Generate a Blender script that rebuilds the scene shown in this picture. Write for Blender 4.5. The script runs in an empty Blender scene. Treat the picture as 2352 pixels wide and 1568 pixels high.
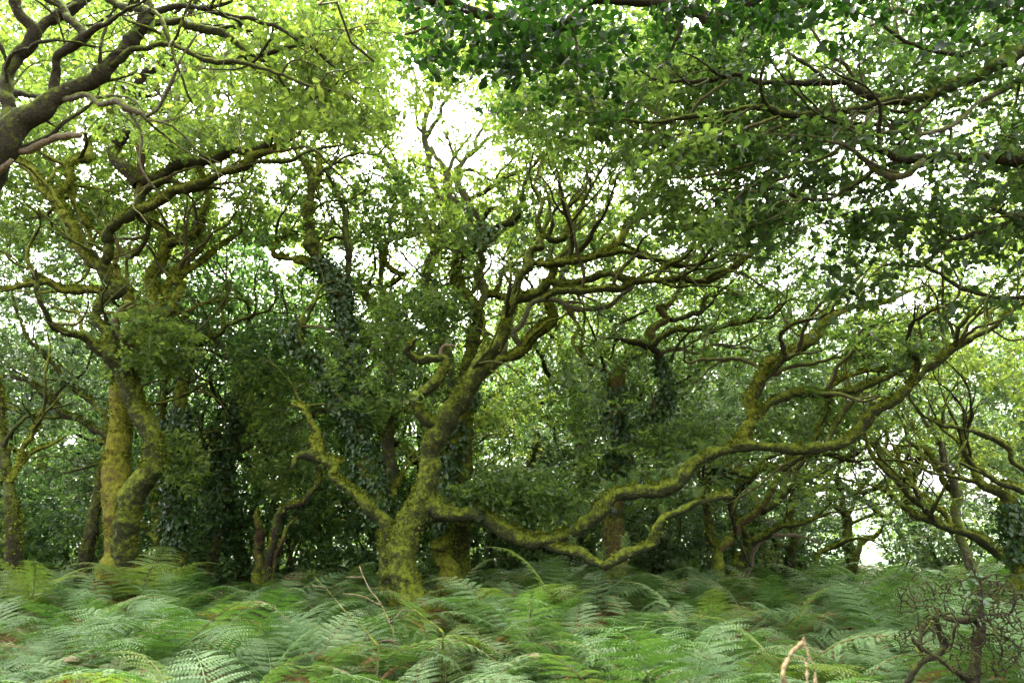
import bpy, math, random
import numpy as np
from mathutils import Vector, noise, kdtree

# ------------------------------------------------------------------ camera, sky, sun, exposure
SC = bpy.context.scene
COL = SC.collection
CAM = np.array([0.0, 0.0, 1.65])
PITCH = math.radians(16.7)
FPX = 1568.0                      # focal length for a picture 2352 wide (24 mm on 36 mm)
cam_d = bpy.data.cameras.new('camera')
cam_d.lens = 24.0; cam_d.sensor_width = 36.0
cam_d.clip_start = 0.05; cam_d.clip_end = 3000.0
cam_d.dof.use_dof = True; cam_d.dof.focus_distance = 11.0; cam_d.dof.aperture_fstop = 3.5
cam = bpy.data.objects.new('camera', cam_d); COL.objects.link(cam)
cam.location = CAM; cam.rotation_euler = (math.pi / 2 + PITCH, 0, 0)
SC.camera = cam

SUN_EL, SUN_AZ = math.radians(62), math.radians(-20)      # azimuth from +Y towards +X
w = bpy.data.worlds.new('World'); SC.world = w; w.use_nodes = True
nt = w.node_tree; nt.nodes.clear()
sky = nt.nodes.new('ShaderNodeTexSky'); sky.sky_type = 'NISHITA'; sky.sun_disc = False
sky.sun_elevation = SUN_EL; sky.sun_rotation = SUN_AZ
sky.air_density = 1.0; sky.dust_density = 6.0; sky.ozone_density = 1.0
hs = nt.nodes.new('ShaderNodeHueSaturation'); hs.inputs['Saturation'].default_value = 0.10
bg = nt.nodes.new('ShaderNodeBackground'); bg.inputs['Strength'].default_value = 0.15
wo = nt.nodes.new('ShaderNodeOutputWorld')
nt.links.new(sky.outputs[0], hs.inputs['Color']); nt.links.new(hs.outputs[0], bg.inputs[0]); nt.links.new(bg.outputs[0], wo.inputs[0])
sun_d = bpy.data.lights.new('sun', 'SUN'); sun_d.energy = 1.5; sun_d.angle = math.radians(24); sun_d.color = (1.0, 0.95, 0.86)
sun = bpy.data.objects.new('sun', sun_d); COL.objects.link(sun)
sdir = Vector((math.sin(SUN_AZ) * math.cos(SUN_EL), math.cos(SUN_AZ) * math.cos(SUN_EL), math.sin(SUN_EL)))
sun.rotation_euler = sdir.to_track_quat('Z', 'Y').to_euler(); sun.location = (0, 0, 30)
SC.view_settings.view_transform = 'Standard'; SC.view_settings.look = 'None'
SC.view_settings.gamma = 1.0; SC.view_settings.use_curve_mapping = False
SC.view_settings.exposure = 3.65
cy = SC.cycles
cy.max_bounces = 7; cy.diffuse_bounces = 5; cy.glossy_bounces = 2; cy.transmission_bounces = 4; cy.transparent_max_bounces = 4
cy.use_denoising = True; cy.denoising_prefilter = 'NONE'
cy.caustics_reflective = False; cy.caustics_refractive = False
cy.sample_clamp_indirect = 2.5

RNG = np.random.default_rng(11)
random.seed(5)
FWD = np.array([0, math.cos(PITCH), math.sin(PITCH)]); UPV = np.array([0, -math.sin(PITCH), math.cos(PITCH)])

def at(x, y, Y):
    """a picture direction taken out to the distance Y (metres ahead of the camera, along the ground)"""
    x = np.asarray(x, float); y = np.asarray(y, float)
    a = (x - 1176) / FPX; b = (784 - y) / FPX
    d = np.stack([a, np.full_like(a, FWD[1]) + b * UPV[1], np.full_like(a, FWD[2]) + b * UPV[2]], -1)
    return CAM + d * (np.asarray(Y, float) / d[..., 1])[..., None]

def to_px(P):
    q = P - CAM; z = np.maximum(q @ FWD, 1e-3)
    return 1176 + q[..., 0] / z * FPX, 784 - (q @ UPV) / z * FPX

def ground_z(x, y):
    x = np.asarray(x, float); y = np.asarray(y, float)
    z = 0.10 * np.sin(x * 0.55 + 1.3) * np.cos(y * 0.45) + 0.07 * np.sin(x * 1.3 + y * 0.9) + 0.05 * np.cos(y * 1.7 - x * 0.8)
    z = z * np.clip(y / 6, 0.3, 1)
    return z + 0.25 * np.clip((y - 6) / 10, 0, 1) - 0.25 * np.clip((y - 45) / 60, 0, 1) - 14 * np.clip((y - 60) / 200, 0, 1)

# ------------------------------------------------------------------ helpers
def link(name, data, parent=None):
    o = bpy.data.objects.new(name, data); COL.objects.link(o)
    if parent is not None: o.parent = parent
    return o

def thing(name, label, cat, loc=(0, 0, 0), group=None):
    o = link(name, None); o.location = loc
    o['label'] = label; o['category'] = cat
    if group: o['group'] = group
    return o

def np_mesh(name, V, loops, starts, totals, mat, attr=None, smooth=False):
    me = bpy.data.meshes.new(name)
    me.vertices.add(len(V)); me.vertices.foreach_set('co', np.asarray(V, np.float32).ravel())
    me.loops.add(len(loops)); me.loops.foreach_set('vertex_index', np.asarray(loops, np.int32))
    me.polygons.add(len(starts)); me.polygons.foreach_set('loop_start', np.asarray(starts, np.int32))
    me.polygons.foreach_set('loop_total', np.asarray(totals, np.int32))
    if smooth: me.polygons.foreach_set('use_smooth', np.ones(len(starts), bool))
    if attr is not None:
        a = me.attributes.new('tone', 'FLOAT', 'FACE'); a.data.foreach_set('value', np.asarray(attr, np.float32))
    me.update(calc_edges=True); me.materials.append(mat)
    return me

def child_local(V, parent):
    return V - np.array(parent.location) if parent is not None else V

def nrm(a): return a / np.maximum(np.linalg.norm(a, axis=-1, keepdims=True), 1e-9)

def catmull(P, n_of):
    """smooth the control rows (any columns), n_of(i) samples for span i"""
    P = np.asarray(P, float); Q = np.vstack([2 * P[0] - P[1], P, 2 * P[-1] - P[-2]])
    out = []
    for i in range(len(P) - 1):
        a, b, c, d = Q[i:i + 4]; t = np.linspace(0, 1, n_of(i), endpoint=False)[:, None]
        out.append(0.5 * (2 * b + (c - a) * t + (2 * a - 5 * b + 4 * c - d) * t * t + (3 * b - a - 3 * c + d) * t ** 3))
    out.append(P[-1:])
    return np.vstack(out)

def nvec(a, b, c):
    return [noise.noise(Vector((a, b, c + 11.3 * k))) for k in range(3)]
def gnarl_path(P, R, seed, amt=1.0):
    """kinks, elbows and knots along a limb"""
    L = np.concatenate([[0], np.cumsum(np.linalg.norm(np.diff(P, axis=0), axis=1))]); rm = np.maximum(R, .012)
    ph = np.concatenate([[0], np.cumsum(np.diff(L) / (rm[1:] * 5.5))])
    off = np.array([nvec(h, seed, 0) for h in ph]) * .85 + np.array([nvec(h * 2.7, seed, 5) for h in ph]) * .38
    T = nrm(np.gradient(P, axis=0)); off -= T * np.sum(off * T, -1, keepdims=True)
    fade = np.clip(L / .25, 0, 1)[:, None]
    kn = np.array([noise.noise(Vector((h * .8, seed + 9, 1))) for h in ph]); kn2 = np.array([noise.noise(Vector((h * 2.3, seed + 3, 7))) for h in ph])
    return P + off * np.minimum(rm, .16)[:, None] * amt * fade, R * (1 + .22 * kn + .34 * np.clip(kn2 - .18, 0, 1) * 2)

class Tubes:
    def __init__(s): s.V = []; s.F = []; s.n = 0; s.tone = []
    def add(s, P, R, sides=5, tone=0.5, bump=0.0, seed=0.0, freq=6.0, cap=True):
        P = np.asarray(P, float); R = np.asarray(R, float); n = len(P)
        T = nrm(np.gradient(P, axis=0)); N = np.zeros_like(P)
        a = np.array([0.0, 0, 1]) if abs(T[0][2]) < .9 else np.array([1.0, 0, 0])
        v = np.cross(T[0], a); v /= np.linalg.norm(v)
        for i in range(n):
            v = v - T[i] * (v @ T[i]); v /= max(np.linalg.norm(v), 1e-9); N[i] = v
        B = np.cross(T, N)
        th = np.linspace(0, 2 * math.pi, sides, endpoint=False)
        D = np.cos(th)[None, :, None] * N[:, None] + np.sin(th)[None, :, None] * B[:, None]
        rad = np.repeat(R[:, None], sides, 1)
        if bump > 0:
            S = P[:, None] + D * rad[..., None]
            flat = S.reshape(-1, 3); ds = np.empty(len(flat))
            for i, q in enumerate(flat):
                q = Vector(q)
                ds[i] = 0.55 * noise.noise(q * (0.45 * freq) + Vector((seed, 0, 0))) + 0.40 * noise.noise(q * (1.3 * freq)) + 0.35 * noise.noise(q * (3.4 * freq))
            rad = rad * (1 + bump * ds.reshape(n, sides)) + (ds.reshape(n, sides)) * 0.012 * min(bump * 3, 1)
        V = P[:, None] + D * rad[..., None]
        base = s.n; s.V.append(V.reshape(-1, 3))
        i = np.arange(n - 1)[:, None]; j = np.arange(sides)[None]; k = (j + 1) % sides
        F = np.stack([base + i * sides + j, base + (i + 1) * sides + j, base + (i + 1) * sides + k, base + i * sides + k], -1).reshape(-1, 4)
        s.F.append(F[:, ::-1]); s.n += n * sides
        s.tone.append(np.full(len(F), tone))
        if cap:
            s.V.append((P[-1] + T[-1] * R[-1] * 0.6)[None]); tip = s.n; s.n += 1
            l = base + (n - 1) * sides; jj = np.arange(sides)
            Ft = np.stack([l + jj, np.full(sides, tip), l + (jj + 1) % sides, l + (jj + 1) % sides], -1)
            s.F.append(Ft[:, [3, 1, 0, 0]]); s.tone.append(np.full(sides, tone))
    def mesh(s, name, mat, off=(0, 0, 0), smooth=True):
        V = np.vstack(s.V) - np.array(off); F = np.vstack(s.F)
        tri = F[:, 2] == F[:, 3]
        tot = np.where(tri, 3, 4); st = np.concatenate([[0], np.cumsum(tot)[:-1]])
        m = np.ones(F.shape, bool); m[tri, 3] = False
        return np_mesh(name, V, F[m], st, tot, mat, np.concatenate(s.tone), smooth)

# leaf shapes: half outlines (x along the leaf, y out from the midrib)
OAK_NEAR = [(0, 0), (.14, .035), (.22, .13), (.30, .085), (.40, .22), (.48, .13), (.60, .29), (.69, .17), (.82, .25), (.90, .12), (1, 0)]
OAK_MID = [(0, 0), (.28, .17), (.42, .12), (.68, .28), (.9, .17), (1, 0)]
OAK_FAR = [(0, 0), (.38, .24), (.78, .25), (1, 0)]
OVATE = [(0, 0), (.12, .22), (.32, .36), (.58, .33), (.82, .16), (1, 0)]
IVY = [(0, 0), (-.08, .3), (.22, .48), (.40, .26), (.62, .3), (1, 0)]
BLADE = [(0, 0), (.35, .1), (1, 0)]

class Leaves:
    def __init__(s): s.parts = []; s.n = 0; s.nl = 0
    def add(s, P, X, Nn, L, half, tone, fold=0.25, droop=0.12, width=1.0):
        """P base points, X leaf axis, Nn leaf normal, L lengths"""
        N = len(P)
        if N == 0: return
        h = np.array(half, float); k = len(h)
        X = np.broadcast_to(np.asarray(X, float), (N, 3)); Xa = nrm(X); Na = nrm(Nn - Xa * np.sum(Nn * Xa, -1, keepdims=True)); Ya = np.cross(Na, Xa)
        Ls = np.asarray(L, float).reshape(-1, 1, 1) * np.ones((N, 1, 1))
        def side(sg):
            hx = h[:, 0][None, :, None]; hy = h[:, 1][None, :, None] * width
            z = hy * fold - droop * hx * hx
            return P[:, None] + Ls * (Xa[:, None] * hx + Ya[:, None] * hy * sg + Na[:, None] * z)
        A = side(1.0); B = side(-1.0)[:, 1:-1]
        V = np.concatenate([A, B], 1); kv = V.shape[1]
        b = s.n + np.arange(N)[:, None] * kv
        f1 = b + np.arange(k)[None]
        f2 = b + np.array([0] + [k - 1] + list(range(kv - 1, k - 1, -1)))[None]
        loops = np.stack([f1, f2], 1).reshape(-1)
        s.parts.append((V.reshape(-1, 3), loops, k, 2 * N, np.repeat(tone, 2)))
        s.n += N * kv; s.nl += N
    def mesh(s, name, mat, off=(0, 0, 0)):
        V = np.vstack([p[0] for p in s.parts]) - np.array(off)
        loops = np.concatenate([p[1] for p in s.parts])
        tot = np.concatenate([np.full(p[3], p[2]) for p in s.parts]); st = np.concatenate([[0], np.cumsum(tot)[:-1]])
        return np_mesh(name, V, loops, st, tot, mat, np.concatenate([p[4] for p in s.parts]))

def rand_unit(n): return nrm(RNG.normal(size=(n, 3)))

def spray(lv, P, D, K, size, half, spread, tone0, up=0.75, tvar=0.22):
    """K leaves round the end of every twig (P end points, D directions)"""
    n = len(P)
    if n == 0: return
    Pk = np.repeat(P, K, 0); Dk = np.repeat(D, K, 0); m = n * K
    base = Pk - Dk * (RNG.random((m, 1)) * spread * 1.1) + RNG.normal(size=(m, 3)) * spread * np.array([.36, .36, .2])
    X = nrm(Dk * 0.35 + rand_unit(m) * np.array([1, 1, .55]) + np.array([0, 0, -.12]))
    Nn = np.array([0, 0, up]) + rand_unit(m) * 0.62
    tone = np.clip(np.repeat(tone0, K) + RNG.normal(size=m) * tvar, 0, 1)
    L = size * RNG.uniform(.62, 1.2, m)
    lv.add(base, X, Nn, L, half, tone, droop=0.18)

# ------------------------------------------------------------------ materials
def new_mat(name):
    m = bpy.data.materials.new(name); m.use_nodes = True; n = m.node_tree; n.nodes.clear()
    out = n.nodes.new('ShaderNodeOutputMaterial'); return m, n, out

def ramp(n, fac, stops):
    r = n.nodes.new('ShaderNodeValToRGB'); e = r.color_ramp.elements
    e[0].position, e[0].color = stops[0][0], (*stops[0][1], 1)
    e[1].position, e[1].color = stops[-1][0], (*stops[-1][1], 1)
    for p, c in stops[1:-1]:
        q = e.new(p); q.color = (*c, 1)
    n.links.new(fac, r.inputs[0]); return r.outputs[0]

def leaf_mat(name, stops, trans=(2.4, 2.4, 1.3), tmix=0.48, rough=0.42, spec=0.35, orand=0.0):
    m, n, out = new_mat(name)
    a = n.nodes.new('ShaderNodeAttribute'); a.attribute_name = 'tone'
    ia = n.nodes.new('ShaderNodeAttribute'); ia.attribute_type = 'INSTANCER'; ia.attribute_name = 'itone'
    sm = n.nodes.new('ShaderNodeMath'); sm.operation = 'ADD'; sm.use_clamp = True
    n.links.new(a.outputs['Fac'], sm.inputs[0]); n.links.new(ia.outputs['Fac'], sm.inputs[1])
    if orand:
        oi = n.nodes.new('ShaderNodeObjectInfo'); mo = n.nodes.new('ShaderNodeMath'); mo.operation = 'MULTIPLY_ADD'
        mo.inputs[1].default_value = orand; mo.inputs[2].default_value = -orand * .5; n.links.new(oi.outputs['Random'], mo.inputs[0])
        s2 = n.nodes.new('ShaderNodeMath'); s2.operation = 'ADD'; s2.use_clamp = True; n.links.new(sm.outputs[0], s2.inputs[0]); n.links.new(mo.outputs[0], s2.inputs[1]); sm = s2
    col = ramp(n, sm.outputs[0], stops)
    tc = n.nodes.new('ShaderNodeMix'); tc.data_type = 'RGBA'; tc.blend_type = 'MULTIPLY'; tc.inputs[0].default_value = 1
    n.links.new(col, tc.inputs[6]); tc.inputs[7].default_value = (*trans, 1)
    p = n.nodes.new('ShaderNodeBsdfPrincipled'); p.inputs['Roughness'].default_value = rough
    p.inputs['Specular IOR Level'].default_value = spec
    n.links.new(col, p.inputs['Base Color'])
    t = n.nodes.new('ShaderNodeBsdfTranslucent'); n.links.new(tc.outputs[2], t.inputs[0])
    mx = n.nodes.new('ShaderNodeMixShader'); mx.inputs[0].default_value = tmix
    n.links.new(p.outputs[0], mx.inputs[1]); n.links.new(t.outputs[0], mx.inputs[2]); n.links.new(mx.outputs[0], out.inputs[0])
    return m

def bark_mat(name, bark=((.012, .016, .006), (.058, .062, .024)), moss=((.026, .044, .005), (.235, .270, .026)), bias=0.0, lichen=0.25, bump=1.0, scale=1.0):
    """bark with moss thickest on the upper sides, shade painted in as darker undersides, and pale lichen patches"""
    m, n, out = new_mat(name); L = n.links.new
    tc = n.nodes.new('ShaderNodeTexCoord')
    def nz(sc, det, rough=.6, off=0):
        mp = n.nodes.new('ShaderNodeMapping'); mp.inputs['Location'].default_value = (off, off * .7, off * 1.3)
        L(tc.outputs['Object'], mp.inputs[0])
        t = n.nodes.new('ShaderNodeTexNoise'); t.inputs['Scale'].default_value = sc * scale; t.inputs['Detail'].default_value = det
        t.inputs['Roughness'].default_value = rough; L(mp.outputs[0], t.inputs[0]); return t.outputs['Fac']
    fine = nz(38, 4, .7); mid = nz(13, 5, .7, 3); big = nz(2.2, 3, .6, 9)
    bcol = ramp(n, fine, [(.3, bark[0]), (.72, bark[1])])
    mcol = ramp(n, mid, [(.3, moss[0]), (.55, tuple((a + b) * .5 for a, b in zip(*moss))), (.75, moss[1])])
    g = n.nodes.new('ShaderNodeNewGeometry'); sp = n.nodes.new('ShaderNodeSeparateXYZ'); L(g.outputs['Normal'], sp.inputs[0])
    def mth(op, a, b=None, c=None):
        q = n.nodes.new('ShaderNodeMath'); q.operation = op
        for i, v in enumerate((a, b, c)):
            if v is None: continue
            if isinstance(v, (int, float)): q.inputs[i].default_value = v
            else: L(v, q.inputs[i])
        return q.outputs[0]
    f = mth('MULTIPLY_ADD', sp.outputs[2], 0.62, 0.26 + bias)  # upward slope carries the moss; dark undersides are shade painted into the colour
    f = mth('ADD', f, mth('MULTIPLY_ADD', big, .7, -0.33)); f = mth('ADD', f, mth('MULTIPLY_ADD', mid, 1.5, -0.73))
    cl = n.nodes.new('ShaderNodeMapRange'); cl.inputs[1].default_value = 0.12; cl.inputs[2].default_value = 0.55; L(f, cl.inputs[0])
    mx = n.nodes.new('ShaderNodeMix'); mx.data_type = 'RGBA'; L(cl.outputs[0], mx.inputs[0]); L(bcol, mx.inputs[6]); L(mcol, mx.inputs[7])
    ln = nz(14, 3, .5, 17)
    lm = n.nodes.new('ShaderNodeMapRange'); lm.inputs[1].default_value = .70 - .28 * lichen; lm.inputs[2].default_value = .76 - .26 * lichen; L(ln, lm.inputs[0])
    lmx = n.nodes.new('ShaderNodeMix'); lmx.data_type = 'RGBA'; L(mth('MULTIPLY', lm.outputs[0], 0.6), lmx.inputs[0]); L(mx.outputs[2], lmx.inputs[6])
    lmx.inputs[7].default_value = (.22, .25, .16, 1)
    p = n.nodes.new('ShaderNodeBsdfPrincipled'); p.inputs['Roughness'].default_value = .92; p.inputs['Specular IOR Level'].default_value = .15
    L(lmx.outputs[2], p.inputs['Base Color'])
    hb = mth('ADD', mth('MULTIPLY', fine, .5), mid)
    b = n.nodes.new('ShaderNodeBump'); b.inputs['Strength'].default_value = .9 * bump; b.inputs['Distance'].default_value = .06
    L(hb, b.inputs['Height']); L(b.outputs[0], p.inputs['Normal']); L(p.outputs[0], out.inputs[0])
    return m

M = {}
M['moss'] = bark_mat('mossy_oak_bark', bias=.04, lichen=.06)
M['bright'] = bark_mat('thick_yellow_moss', moss=((.040, .060, .007), (.30, .31, .030)), bias=.26, lichen=.05)
M['dark'] = bark_mat('dark_bark', bark=((.012, .011, .006), (.052, .044, .026)), moss=((.018, .030, .005), (.13, .155, .015)), bias=-.06, lichen=.08)
M['brown'] = bark_mat('red_brown_bark', bark=((.040, .027, .014), (.135, .090, .045)), bias=-.02, lichen=.1)
M['grey'] = bark_mat('grey_lichen_bark', bark=((.05, .042, .028), (.17, .15, .11)), moss=((.05, .07, .01), (.18, .21, .025)), bias=-.02, lichen=.40)
M['yellowbrown'] = bark_mat('yellow_brown_mossy_bark', bark=((.05, .032, .014), (.17, .115, .05)), moss=((.06, .07, .008), (.27, .26, .025)), bias=.16, lichen=.1)
M['dead'] = bark_mat('bare_dead_wood', bark=((.075, .058, .036), (.24, .19, .125)), bias=-.5, lichen=.1)
M['twig'] = bark_mat('twig_bark', bark=((.03, .022, .014), (.12, .095, .06)), moss=((.04, .05, .01), (.15, .17, .025)), bias=.0, lichen=.3, bump=.3)
M['black'] = bark_mat('dark_dead_twigs', bark=((.010, .008, .005), (.05, .038, .024)), moss=((.02, .03, .006), (.08, .09, .012)), bias=-.25, lichen=.03)
M['stick'] = bark_mat('pale_peeled_stick', bark=((.09, .065, .032), (.22, .165, .085)), bias=-.9, lichen=0)
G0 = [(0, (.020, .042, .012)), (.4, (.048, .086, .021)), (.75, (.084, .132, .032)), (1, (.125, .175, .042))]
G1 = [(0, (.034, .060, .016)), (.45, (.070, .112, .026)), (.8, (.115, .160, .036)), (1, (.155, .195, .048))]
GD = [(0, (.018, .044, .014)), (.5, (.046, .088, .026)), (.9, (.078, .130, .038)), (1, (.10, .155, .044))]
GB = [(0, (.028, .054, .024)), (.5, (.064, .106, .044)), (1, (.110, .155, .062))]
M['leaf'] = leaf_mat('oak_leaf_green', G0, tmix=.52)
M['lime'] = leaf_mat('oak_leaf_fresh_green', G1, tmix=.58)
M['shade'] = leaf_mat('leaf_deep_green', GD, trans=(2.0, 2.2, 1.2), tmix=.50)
M['canopy'] = leaf_mat('broad_leaf_shaded_green', [(0, (.008, .024, .006)), (.5, (.020, .046, .011)), (1, (.042, .080, .018))], trans=(1.8, 2.1, .7), tmix=.40, rough=.45, spec=.3)  # shade under the overhead canopy is painted into this leaf colour
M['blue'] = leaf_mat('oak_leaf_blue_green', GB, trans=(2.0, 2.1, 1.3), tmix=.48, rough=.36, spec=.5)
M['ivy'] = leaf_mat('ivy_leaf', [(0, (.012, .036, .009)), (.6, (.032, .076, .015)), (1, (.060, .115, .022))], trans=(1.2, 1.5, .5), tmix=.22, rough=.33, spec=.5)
FERN = [(0, (.030, .075, .016)), (.45, (.072, .132, .040)), (.8, (.122, .188, .070)), (.95, (.15, .21, .08)), (1, (.17, .12, .05))]
M['fern'] = leaf_mat('bracken_green', FERN, trans=(1.4, 1.7, .5), tmix=.30, rough=.55, spec=.30, orand=.6)
M['fern_y'] = leaf_mat('bracken_yellow_green', [(0, (.045, .085, .014)), (.6, (.10, .155, .030)), (1, (.17, .18, .05))], tmix=.36, rough=.45)
M['fern_b'] = leaf_mat('bracken_brown', [(0, (.07, .032, .012)), (1, (.24, .12, .045))], trans=(1.1, 1.0, .7), tmix=.25, rough=.6, spec=.2)
M['mossblade'] = leaf_mat('moss_tuft', [(0, (.035, .055, .008)), (.6, (.105, .125, .015)), (1, (.23, .25, .028))], trans=(1.2, 1.2, .6), tmix=.3, rough=.9, spec=.1)

def ground_mat():
    m, n, out = new_mat('leaf_litter'); L = n.links.new
    tc = n.nodes.new('ShaderNodeTexCoord')
    t1 = n.nodes.new('ShaderNodeTexNoise'); t1.inputs['Scale'].default_value = 1.1; t1.inputs['Detail'].default_value = 6; L(tc.outputs['Object'], t1.inputs[0])
    t2 = n.nodes.new('ShaderNodeTexVoronoi'); t2.inputs['Scale'].default_value = 26; L(tc.outputs['Object'], t2.inputs[0])
    c1 = ramp(n, t1.outputs['Fac'], [(.35, (.03, .04, .012)), (.5, (.06, .045, .022)), (.68, (.14, .095, .05))])
    c2 = ramp(n, t2.outputs['Color'], [(.2, (.35, .35, .35)), (.9, (1.2, 1.15, 1.0))])
    mx = n.nodes.new('ShaderNodeMix'); mx.data_type = 'RGBA'; mx.blend_type = 'MULTIPLY'; mx.inputs[0].default_value = 1; L(c1, mx.inputs[6]); L(c2, mx.inputs[7])
    p = n.nodes.new('ShaderNodeBsdfPrincipled'); p.inputs['Roughness'].default_value = .9; L(mx.outputs[2], p.inputs['Base Color'])
    b = n.nodes.new('ShaderNodeBump'); b.inputs['Strength'].default_value = .8; b.inputs['Distance'].default_value = .03; L(t2.outputs['Distance'], b.inputs['Height']); L(b.outputs[0], p.inputs['Normal'])
    L(p.outputs[0], out.inputs[0]); return m
def plain_noise_mat(name, a, b, sc):
    m, n, out = new_mat(name); tc = n.nodes.new('ShaderNodeTexCoord')
    t = n.nodes.new('ShaderNodeTexNoise'); t.inputs['Scale'].default_value = sc; t.inputs['Detail'].default_value = 8; n.links.new(tc.outputs['Object'], t.inputs[0])
    c = ramp(n, t.outputs['Fac'], [(.35, a), (.65, b)]); p = n.nodes.new('ShaderNodeBsdfPrincipled'); p.inputs['Roughness'].default_value = .95
    n.links.new(c, p.inputs['Base Color']); n.links.new(p.outputs[0], out.inputs[0]); return m

# ------------------------------------------------------------------ foliage past counting: sprays of leaves set out by geometry nodes
def spray_variant(style, mat, seed, K, size, half, spread):
    global RNG
    keep = RNG; RNG = np.random.default_rng(seed)
    lv = Leaves(); spray(lv, np.zeros((1, 3)), np.array([[1.0, 0, 0]]), K, size, half, spread, np.array([.5]))
    RNG = keep
    return lv.mesh('leaf_spray', mat)
GROUPS = {}
def scatter_group(key, meshes):
    if key in GROUPS: return GROUPS[key]
    g = bpy.data.node_groups.new('scatter_' + key, 'GeometryNodeTree')
    g.interface.new_socket('Geometry', in_out='INPUT', socket_type='NodeSocketGeometry')
    g.interface.new_socket('Geometry', in_out='OUTPUT', socket_type='NodeSocketGeometry')
    N = g.nodes.new; L = g.links.new
    gi = N('NodeGroupInput'); go = N('NodeGroupOutput')
    jn = N('GeometryNodeJoinGeometry')
    for me in reversed(meshes):
        ob = bpy.data.objects.new('spray_source', me)
        oi = N('GeometryNodeObjectInfo'); oi.inputs['Object'].default_value = ob; oi.inputs['As Instance'].default_value = False
        gt = N('GeometryNodeGeometryToInstance'); L(oi.outputs['Geometry'], gt.inputs[0]); L(gt.outputs[0], jn.inputs[0])
    ip = N('GeometryNodeInstanceOnPoints'); L(gi.outputs[0], ip.inputs['Points']); L(jn.outputs[0], ip.inputs['Instance'])
    ip.inputs['Pick Instance'].default_value = True
    def attr(nm, ty):
        a = N('GeometryNodeInputNamedAttribute'); a.data_type = ty; a.inputs['Name'].default_value = nm; return a.outputs['Attribute']
    L(attr('idx', 'INT'), ip.inputs['Instance Index'])
    er = N('FunctionNodeEulerToRotation'); L(attr('rot', 'FLOAT_VECTOR'), er.inputs[0]); L(er.outputs[0], ip.inputs['Rotation'])
    L(attr('scl', 'FLOAT'), ip.inputs['Scale']); L(ip.outputs[0], go.inputs[0])
    GROUPS[key] = g; return g
def scatter(name, key, meshes, P, rot, scl, itone, parent=None):
    g = scatter_group(key, meshes); n = len(P); off = np.array(parent.location) if parent is not None else np.zeros(3)
    me = bpy.data.meshes.new(name); me.vertices.add(n); me.vertices.foreach_set('co', (P - off).astype(np.float32).ravel())
    def put_a(nm, ty, v, f='value'):
        a = me.attributes.new(nm, ty, 'POINT'); a.data.foreach_set(f, np.ascontiguousarray(v).ravel())
    put_a('rot', 'FLOAT_VECTOR', rot.astype(np.float32), 'vector'); put_a('scl', 'FLOAT', scl.astype(np.float32)); put_a('itone', 'FLOAT', itone.astype(np.float32))
    put_a('idx', 'INT', RNG.integers(0, len(meshes), n).astype(np.int32))
    if meshes[0].materials: me.materials.append(meshes[0].materials[0])
    o = link(name, me, parent); o['kind'] = 'stuff'
    md = o.modifiers.new('scatter', 'NODES'); md.node_group = g
    return o
SPR = {'far': (13, .130, OAK_MID, .22), 'mid': (13, .112, OAK_NEAR, .17), 'near': (12, .125, OAK_NEAR, .18), 'ovate': (10, .085, OVATE, .16), 'bg': (16, .14, OAK_MID, .30)}
VAR = {}
def sprays(name, style, matkey, P, tone, parent=None, scale=1.0):
    """one object of kind stuff: a spray of leaves at every point"""
    k = (style, matkey)
    if k not in VAR:
        K, size, half, spread = SPR[style]; VAR[k] = [spray_variant(style, M[matkey], 500 + j, K, size, half, spread) for j in range(6)]
    n = len(P); rot = np.stack([RNG.normal(0, .35, n), RNG.normal(0, .35, n), RNG.uniform(0, 6.283, n)], 1)
    return scatter(name, style + '_' + matkey, VAR[k], P, rot, RNG.uniform(.8, 1.2, n) * scale, tone - .5, parent)

# ------------------------------------------------------------------ ground and the hill beyond the wood
def sheet(name, xs, ys, zf, mat):
    X, Y = np.meshgrid(xs, ys); Z = zf(X, Y); V = np.stack([X, Y, Z], -1).reshape(-1, 3)
    nx, ny = len(xs), len(ys); i = np.arange(ny - 1)[:, None] * nx + np.arange(nx - 1)[None]
    F = np.stack([i, i + 1, i + nx + 1, i + nx], -1).reshape(-1, 4)
    me = np_mesh(name, V, F.ravel(), np.arange(len(F)) * 4, np.full(len(F), 4), mat, smooth=True)
    o = link(name, me); o['kind'] = 'structure'; return o
ax = np.concatenate([np.linspace(-900, -45, 22), np.linspace(-40, 40, 161), np.linspace(45, 900, 22)])
ay = np.concatenate([np.linspace(-60, -4, 8), np.linspace(-3, 45, 97), np.linspace(50, 300, 40), np.linspace(330, 1500, 12)])
sheet('ground', ax, ay, ground_z, ground_mat())
hx = np.linspace(-1200, 1200, 90); hy = np.linspace(420, 1500, 40)
def hill_z(X, Y):
    u = np.clip((Y - 420) / 520, 0, 1)
    return -16 + u * u * (3 - 2 * u) * (58 + 26 * np.sin(X * .0046 + 1.1) + 12 * np.sin(X * .013)) + 1.5 * np.sin(X * .05) * np.sin(Y * .04)
sheet('hill', hx, hy, hill_z, plain_noise_mat('wooded_hillside', (.05, .08, .045), (.09, .13, .07), .03))

exec_marker = True
# ------------------------------------------------------------------ traced trees
# every branch: "x,y,r ..." control points (picture of 2352 x 1568) taken out to real distances, from its base to its tip
TREES = []
def tree(label, Y, mat, branches, crown='leaf', ivy=None, name='oak_tree', group=None, tufts=True, tone=.5, K=None, crown_ok=True):
    TREES.append(dict(label=label, Y=Y, mat=mat, br=branches, crown=crown, ivy=ivy, name=name, group=group, tufts=tufts, tone=tone, K=K, crown_ok=crown_ok))

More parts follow.
